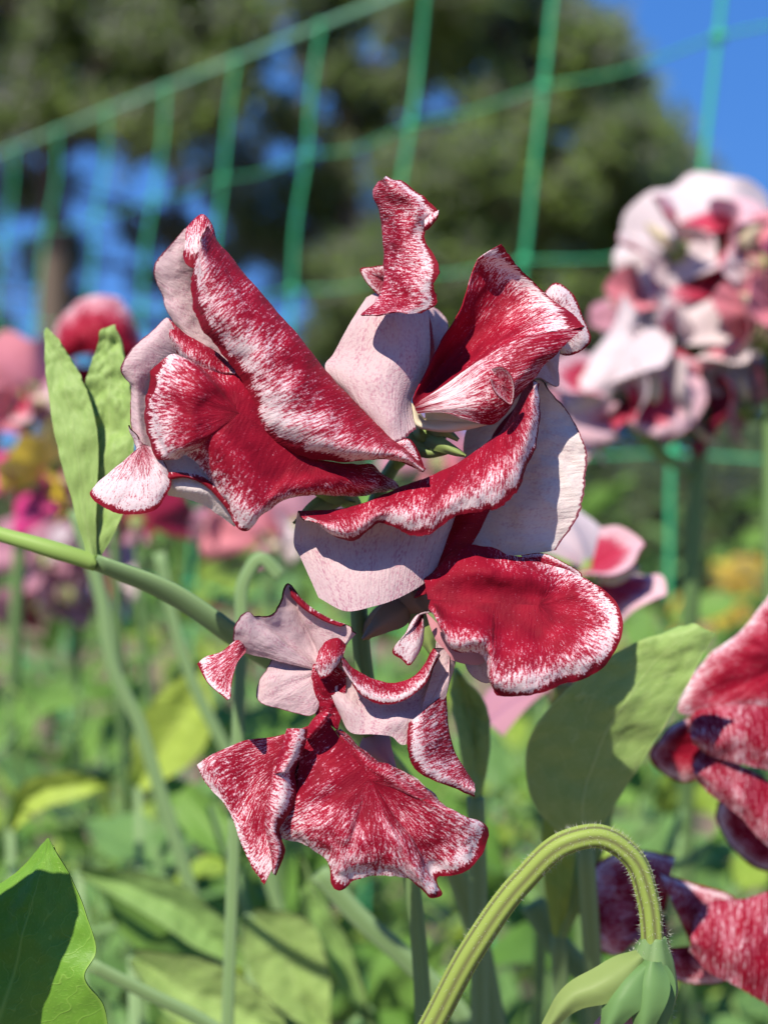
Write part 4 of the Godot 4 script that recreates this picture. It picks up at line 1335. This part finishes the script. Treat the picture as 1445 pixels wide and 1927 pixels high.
# blossom parts in a frame of their own: facing +z, up +y, one unit is the radius of the standard
func stock_mesh(kind: String, front: String, back: String) -> Mesh:
	var key := kind + front + back
	if stock.has(key):
		return stock[key]
	var rows := []
	var o := {"nu": 44, "nv": 18, "ruf": 60.0, "freq": 0.004, "jag": 0.02, "thick": 12.0, "see": Vector3(0, 0.6, 40), "judge": 0.3, "ul": 3.6, "shown": M[front], "other": M[back], "seed": 3.0}
	if kind == "standard":
		for t in [0.06, 0.35, 0.65, 0.88, 1.0]:
			var p := PackedVector3Array()
			for k in 15:
				var a := deg_to_rad(lerpf(-112.0, 112.0, k / 14.0))
				var rad: float = t * (1.0 + 0.07 * sin(k * 2.3)) * (1.0 - 0.12 * exp(-pow(a / 0.2, 2.0)))
				p.append(Vector3(sin(a) * rad * 1.1, cos(a) * rad, -0.42 * t * t * absf(sin(a)) + 0.10 * t * t * sin(k * 1.9) - 0.2 * t * t))
			rows.append(p)
	elif kind == "wing":
		for t in [0.05, 0.35, 0.65, 0.88, 1.0]:
			var p := PackedVector3Array()
			for k in 9:
				var a := deg_to_rad(lerpf(-95.0, 80.0, k / 8.0))
				p.append(Vector3(0.12 + 0.30 * t * (1.0 - cos(a) * 0.3) + 0.05 * sin(k * 2.0) * t, sin(a) * 0.42 * t - 0.05, 0.08 + cos(a) * 0.78 * t))
			rows.append(p)
		o.see = Vector3(30, 10, 20)
	elif kind == "keel":
		for t in [0.05, 0.5, 1.0]:
			var p := PackedVector3Array()
			for k in 7:
				var a := deg_to_rad(lerpf(-150.0, 150.0, k / 6.0))
				p.append(Vector3(sin(a) * 0.10 * sin(PI * minf(t, 0.92)), -0.12 - cos(a) * 0.12 * sin(PI * minf(t, 0.92)) + 0.12 * t * t, 0.1 + 0.55 * t))
			rows.append(p)
	stock[key] = sheet(rows, o)
	return stock[key]

# places: px, py, mm behind focus, radius in mm, yaw, pitch, roll (degrees), front, back, wing
func spray(label: String, stem: Array, places: Array, thickness: float) -> void:
	var p := PackedVector3Array()
	for k in range(0, stem.size(), 3):
		p.append(pt(stem[k], stem[k + 1], stem[k + 2]))
	var foot := ground_under(p[0])
	var t := thing("sweet_pea_spray", label, "flower", foot)
	var line := PackedVector3Array([foot, foot.lerp(p[0], 0.6) + Vector3(0.006, 0, 0)])
	line.append_array(p)
	put("stem", tube(line, [thickness * 1.3, thickness], foot, {"sides": 8}), M.stem, t)
	for e in places:
		var c := pt(e[0], e[1], e[2])
		var b := part("blossom", t, c)
		var rad: float = e[3] * 0.001
		var bs := Basis.from_euler(Vector3(deg_to_rad(e[5]), deg_to_rad(e[4]), deg_to_rad(e[6]))).scaled(Vector3.ONE * rad)
		put("standard_petal", stock_mesh("standard", e[7], e[8]), null, b).transform.basis = bs
		var w := put("wing_petal", stock_mesh("wing", e[9], e[8]), null, b)
		w.transform.basis = bs
		var w2 := put("wing_petal", stock_mesh("wing", e[9], e[8]), null, b)
		w2.transform.basis = bs * Basis(Vector3(0, 0, 1), PI) * Basis.from_scale(Vector3(1, -1, 1))
		put("keel", stock_mesh("keel", "cream", "cream"), null, b).transform.basis = bs
		# calyx and pedicel back to the stem
		var back := c - bs.z * 0.35
		var near := p[0]
		for q in spline(p, 30):
			if q.distance_to(back) + maxf(0.0, q.y - back.y) * 2.0 < near.distance_to(back) + maxf(0.0, near.y - back.y) * 2.0:
				near = q
		put("calyx", tube(PackedVector3Array([c + bs.z * 0.05, c - bs.z * 0.15, back]), [rad * 0.2, rad * 0.17, rad * 0.07], b.global_position, {"sides": 8, "sub": 3}), M.sepal, b)
		put("pedicel", tube(PackedVector3Array([back, back.lerp(near, 0.5) + Vector3(0, 0.002, 0), near]), [rad * 0.06, rad * 0.06], b.global_position, {"sides": 6, "sub": 4}), M.stem, b)

func neighbours() -> void:
	# pale spray at the upper right
	spray("pale pink and white sweet pea spray with crimson blotches against the sky", [1290, 1500, -260, 1300, 1100, -215, 1320, 800, -205, 1350, 560, -205, 1380, 430, -205], [
		[1375, 465, -195, 30, 8, -8, -6, "pale", "pale", "pink"],
		[1270, 470, -190, 24, -55, -25, 50, "pink", "pale", "pink"],
		[1380, 560, -190, 22, 30, -20, -20, "pink", "pale", "rose"],
		[1250, 650, -190, 25, -35, 0, 20, "pale", "pale", "pink"],
		[1215, 560, -200, 22, -70, 10, 30, "pale", "mauve", "rose"],
		[1340, 780, -205, 17, 30, -40, 0, "rose", "mauve", "maroon"],
		[1215, 770, -182, 22, 5, -50, 10, "pink", "pale", "pale"],
		[1330, 660, -195, 22, 60, 10, -35, "pale", "pale", "pale"],
		[1120, 740, -182, 22, -80, -10, 40, "pale", "mauve", "pink"],
	], 0.0026)
	var ps: Node3D = get_node("sweet_pea_spray_001")
	var pb := part("blossom", ps, pt(1190, 760, -190), "lowest pale blossom with a long lilac roll and a crimson blotch")
	petal(pb, roll([1172, 552, -186, 1150, 620, -184, 1105, 680, -182, 1050, 738, -182], [1200, 590, -180, 1195, 680, -178, 1150, 745, -176, 1075, 790, -178], 5.0), "pale", "pale", {"ruf": 1.5, "nu": 40, "nv": 24})
	petal(pb, fan([1190, 770, -178], [1170, 715, -178, 1220, 684, -178, 1285, 682, -178, 1325, 720, -177, 1320, 775, -176, 1275, 818, -174, 1215, 818, -174, 1180, 800, -176], 2.5, 0.04), "pink", "pale", {"ruf": 1.5, "nu": 50, "nv": 24})
	petal(pb, fan([1140, 790, -180], [1170, 750, -180, 1120, 745, -180, 1070, 770, -178, 1060, 810, -178, 1110, 835, -177, 1165, 825, -178], 2.0, 0.04), "pink", "pale", {"ruf": 1.0, "nu": 40, "nv": 20, "vv": [0.5, 0.6, 0.7, 0.8, 1.0]})
	put("pedicel", tube(PackedVector3Array([pt(1190, 790, -184), pt(1240, 850, -195), pt(1308, 900, -206)]), [0.003, 0.0012], pb.global_position, {"sides": 8}), M.stem, pb)
	spray("rose and plum sweet pea spray cut off at the edge beside the pale spray", [1460, 1400, -200, 1450, 1000, -190, 1452, 700, -188, 1450, 500, -186], [
		[1440, 500, -180, 20, -40, 0, 10, "rose", "pale", "magenta"],
		[1450, 580, -175, 21, -60, -15, 0, "maroon", "rose", "rose"],
		[1430, 640, -180, 19, -10, -35, 0, "rose", "pale", "pink"],
		[1400, 760, -195, 18, -30, -50, 30, "maroon", "mauve", "maroon"],
	], 0.0024)
	# rose blossom behind the leaflets at the left
	var rl := pt(235, 1500, -235)
	var rr := ground_under(rl)
	var rs := thing("sweet_pea_spray", "rose red sweet pea blossom behind the pair of upright leaflets", "flower", rr)
	put("stem", tube(PackedVector3Array([rr, rr.lerp(rl, 0.6), rl, pt(215, 1000, -208), pt(200, 720, -205)]), [0.002, 0.0016], rr, {"sides": 8}), M.stem, rs)
	var rb := part("blossom", rs, pt(200, 700, -200))
	stalk(rb, [200, 725, -205, 195, 700, -202, 190, 670, -198], 0.0012, 0.003, "stem")
	petal(rb, roll([95, 665, -190, 112, 605, -190, 150, 568, -190, 195, 555, -190, 240, 578, -192, 268, 640, -196], [110, 700, -182, 130, 680, -178, 165, 668, -176, 205, 672, -176, 238, 690, -180, 262, 705, -186], 9.0), "crimson", "back", {"ruf": 1.5, "vv": [0.95, 0.9, 0.75, 0.4, 0.1], "nu": 50, "nv": 30})
	petal(rb, fan([190, 690, -192], [110, 690, -190, 120, 740, -188, 160, 765, -186, 210, 760, -186, 245, 730, -188, 262, 690, -190], 3.0, 0.05), "crimson", "back", {"ruf": 1.0, "nu": 40, "nv": 20})
	spray("pink and magenta sweet pea spray with a yellow bud at the edge", [20, 1500, -330, 30, 1200, -310, 45, 900, -300, 50, 750, -300], [
		[60, 740, -290, 25, 40, 10, 0, "rose", "pale", "pink"],
		[20, 790, -290, 25, -30, -10, 20, "mauve", "mauve", "rose"],
		[60, 900, -280, 20, 10, -20, 0, "magenta", "rose", "magenta"],
		[105, 880, -270, 18, 60, 30, 40, "yellow", "yellow", "yellow"],
		[130, 960, -280, 18, 30, -30, 0, "magenta", "rose", "yellow"],
	], 0.0026)
	spray("dusky mauve sweet pea spray below the magenta blossoms", [150, 1500, -430, 140, 1250, -410, 150, 1100, -400, 150, 1000, -400], [
		[90, 1050, -390, 27, 20, 0, 0, "mauve", "mauve", "mauve"],
		[170, 1010, -390, 26, -30, 10, 10, "mauve", "pale", "mauve"],
		[130, 1120, -385, 26, 0, -20, 0, "pale", "mauve", "mauve"],
		[205, 1090, -395, 25, 40, 0, -10, "mauve", "pale", "maroon"],
		[60, 1140, -390, 25, -20, -10, 0, "mauve", "mauve", "maroon"],
	], 0.003)
	spray("dark maroon sweet pea blossom under the flared white lobe", [290, 1400, -280, 270, 1200, -270, 262, 1010, -262], [
		[258, 985, -255, 19, 10, 0, 0, "maroon", "maroon", "maroon"],
	], 0.0018)
	spray("blush pink sweet pea spray behind the middle of the sharp spray", [520, 1500, -330, 510, 1200, -320, 500, 1000, -320], [
		[500, 1020, -310, 22, 30, 0, 0, "rose", "pale", "mauve"],
		[430, 985, -320, 22, -40, 0, 0, "mauve", "mauve", "rose"],
		[560, 990, -315, 20, 0, 10, 0, "mauve", "pale", "rose"],
		[820, 870, -330, 22, 10, 0, 0, "mauve", "rose", "rose"],
	], 0.0026)
	spray("pale pink blossom half hidden behind the wide red petal", [1090, 1500, -120, 1085, 1250, -110, 1095, 1080, -105], [
		[1110, 1080, -98, 20, 50, -10, -50, "pale", "pink", "pink"],
	], 0.0016)
	spray("dusky pink blossom hanging below the wide red petal", [1030, 1500, -110, 1040, 1380, -100, 1050, 1300, -96], [
		[1050, 1290, -92, 15, 20, -70, 0, "mauve", "mauve", "mauve"],
	], 0.0015)
	# the crimson spray that comes in from the lower right
	var low := pt(1480, 2100, -60)
	var root := ground_under(low)
	var s := thing("sweet_pea_spray", "soft crimson sweet pea spray entering at the lower right edge", "flower", root)
	put("stem", tube(PackedVector3Array([root, root.lerp(low, 0.5), low, pt(1490, 1700, -60), pt(1495, 1300, -62)]), [0.0022, 0.0016], root, {"sides": 8}), M.stem, s)
	var b := part("blossom", s, pt(1480, 1350, -55), "upper blossom with stacked rolled petals")
	stalk(b, [1492, 1400, -61, 1485, 1370, -58, 1470, 1340, -54], 0.001, 0.002, "stem")
	petal(b, fan([1500, 1240, -50], [1480, 1060, -52, 1445, 1120, -50, 1390, 1190, -47, 1330, 1235, -45, 1290, 1290, -44, 1275, 1340, -44, 1330, 1345, -44, 1400, 1330, -44, 1470, 1330, -44, 1550, 1300, -46], 3.0, 0.06), "crimson", "back", {"ruf": 0.8, "vv": [0.2, 0.4, 0.5, 0.7, 0.9]})
	petal(b, roll([1296, 1375, -44, 1310, 1338, -44, 1380, 1325, -44, 1450, 1330, -44, 1540, 1340, -44], [1305, 1400, -42, 1340, 1425, -41, 1400, 1440, -41, 1460, 1455, -41, 1540, 1465, -42], 3.5), "washed", "back", {"ruf": 0.6, "vv": [0.4, 0.45, 0.5, 0.6, 0.8]})
	petal(b, roll([1302, 1440, -45, 1330, 1412, -45, 1385, 1435, -45, 1450, 1475, -45, 1540, 1540, -45], [1310, 1470, -43, 1345, 1500, -42, 1395, 1540, -42, 1440, 1590, -42, 1520, 1660, -43], 3.5), "washed", "back", {"ruf": 0.6, "vv": [0.4, 0.45, 0.5, 0.6, 0.8]})
	petal(b, fan([1320, 1390, -56], [1300, 1350, -56, 1262, 1365, -55, 1235, 1395, -54, 1220, 1425, -54, 1245, 1455, -54, 1285, 1475, -54, 1320, 1460, -55, 1340, 1420, -56], 1.5, 0.05), "streak", "back", {"ruf": 0.5, "nu": 40, "nv": 20})
	petal(b, fan([1480, 1560, -60], [1360, 1480, -60, 1345, 1540, -60, 1380, 1600, -60, 1440, 1640, -60, 1520, 1620, -60], 1.5, 0.05), "crimson", "back", {"ruf": 0.5, "nu": 40, "nv": 20})
	b = part("blossom", s, pt(1400, 1780, -50), "lower blossom with broad flecked petals")
	stalk(b, [1490, 1720, -60, 1460, 1740, -57, 1420, 1770, -52], 0.001, 0.002, "stem")
	petal(b, fan([1250, 1720, -55], [1270, 1610, -56, 1190, 1598, -55, 1120, 1625, -55, 1090, 1690, -54, 1100, 1760, -53, 1150, 1800, -53, 1200, 1770, -52, 1260, 1790, -52], 2.0, 0.05), "washed", "back", {"ruf": 0.8, "nu": 60, "nv": 24, "vv": [0.1, 0.25, 0.4, 0.7, 1.0]})
	petal(b, fan([1300, 1780, -48], [1240, 1640, -50, 1300, 1660, -48, 1385, 1690, -47, 1400, 1760, -46, 1370, 1840, -46, 1300, 1852, -46, 1230, 1830, -47, 1180, 1790, -48], 1.5, 0.05), "washed", "back", {"ruf": 0.8, "nu": 60, "nv": 24, "vv": [0.1, 0.3, 0.5, 0.7, 1.0]})
	petal(b, roll([1302, 1740, -42, 1330, 1700, -42, 1400, 1690, -42, 1470, 1670, -42, 1560, 1650, -42], [1296, 1790, -39, 1330, 1830, -38, 1390, 1860, -38, 1460, 1905, -38, 1560, 1960, -39], 4.0), "washed", "back", {"ruf": 0.6, "vv": [0.3, 0.35, 0.4, 0.5, 0.6]})
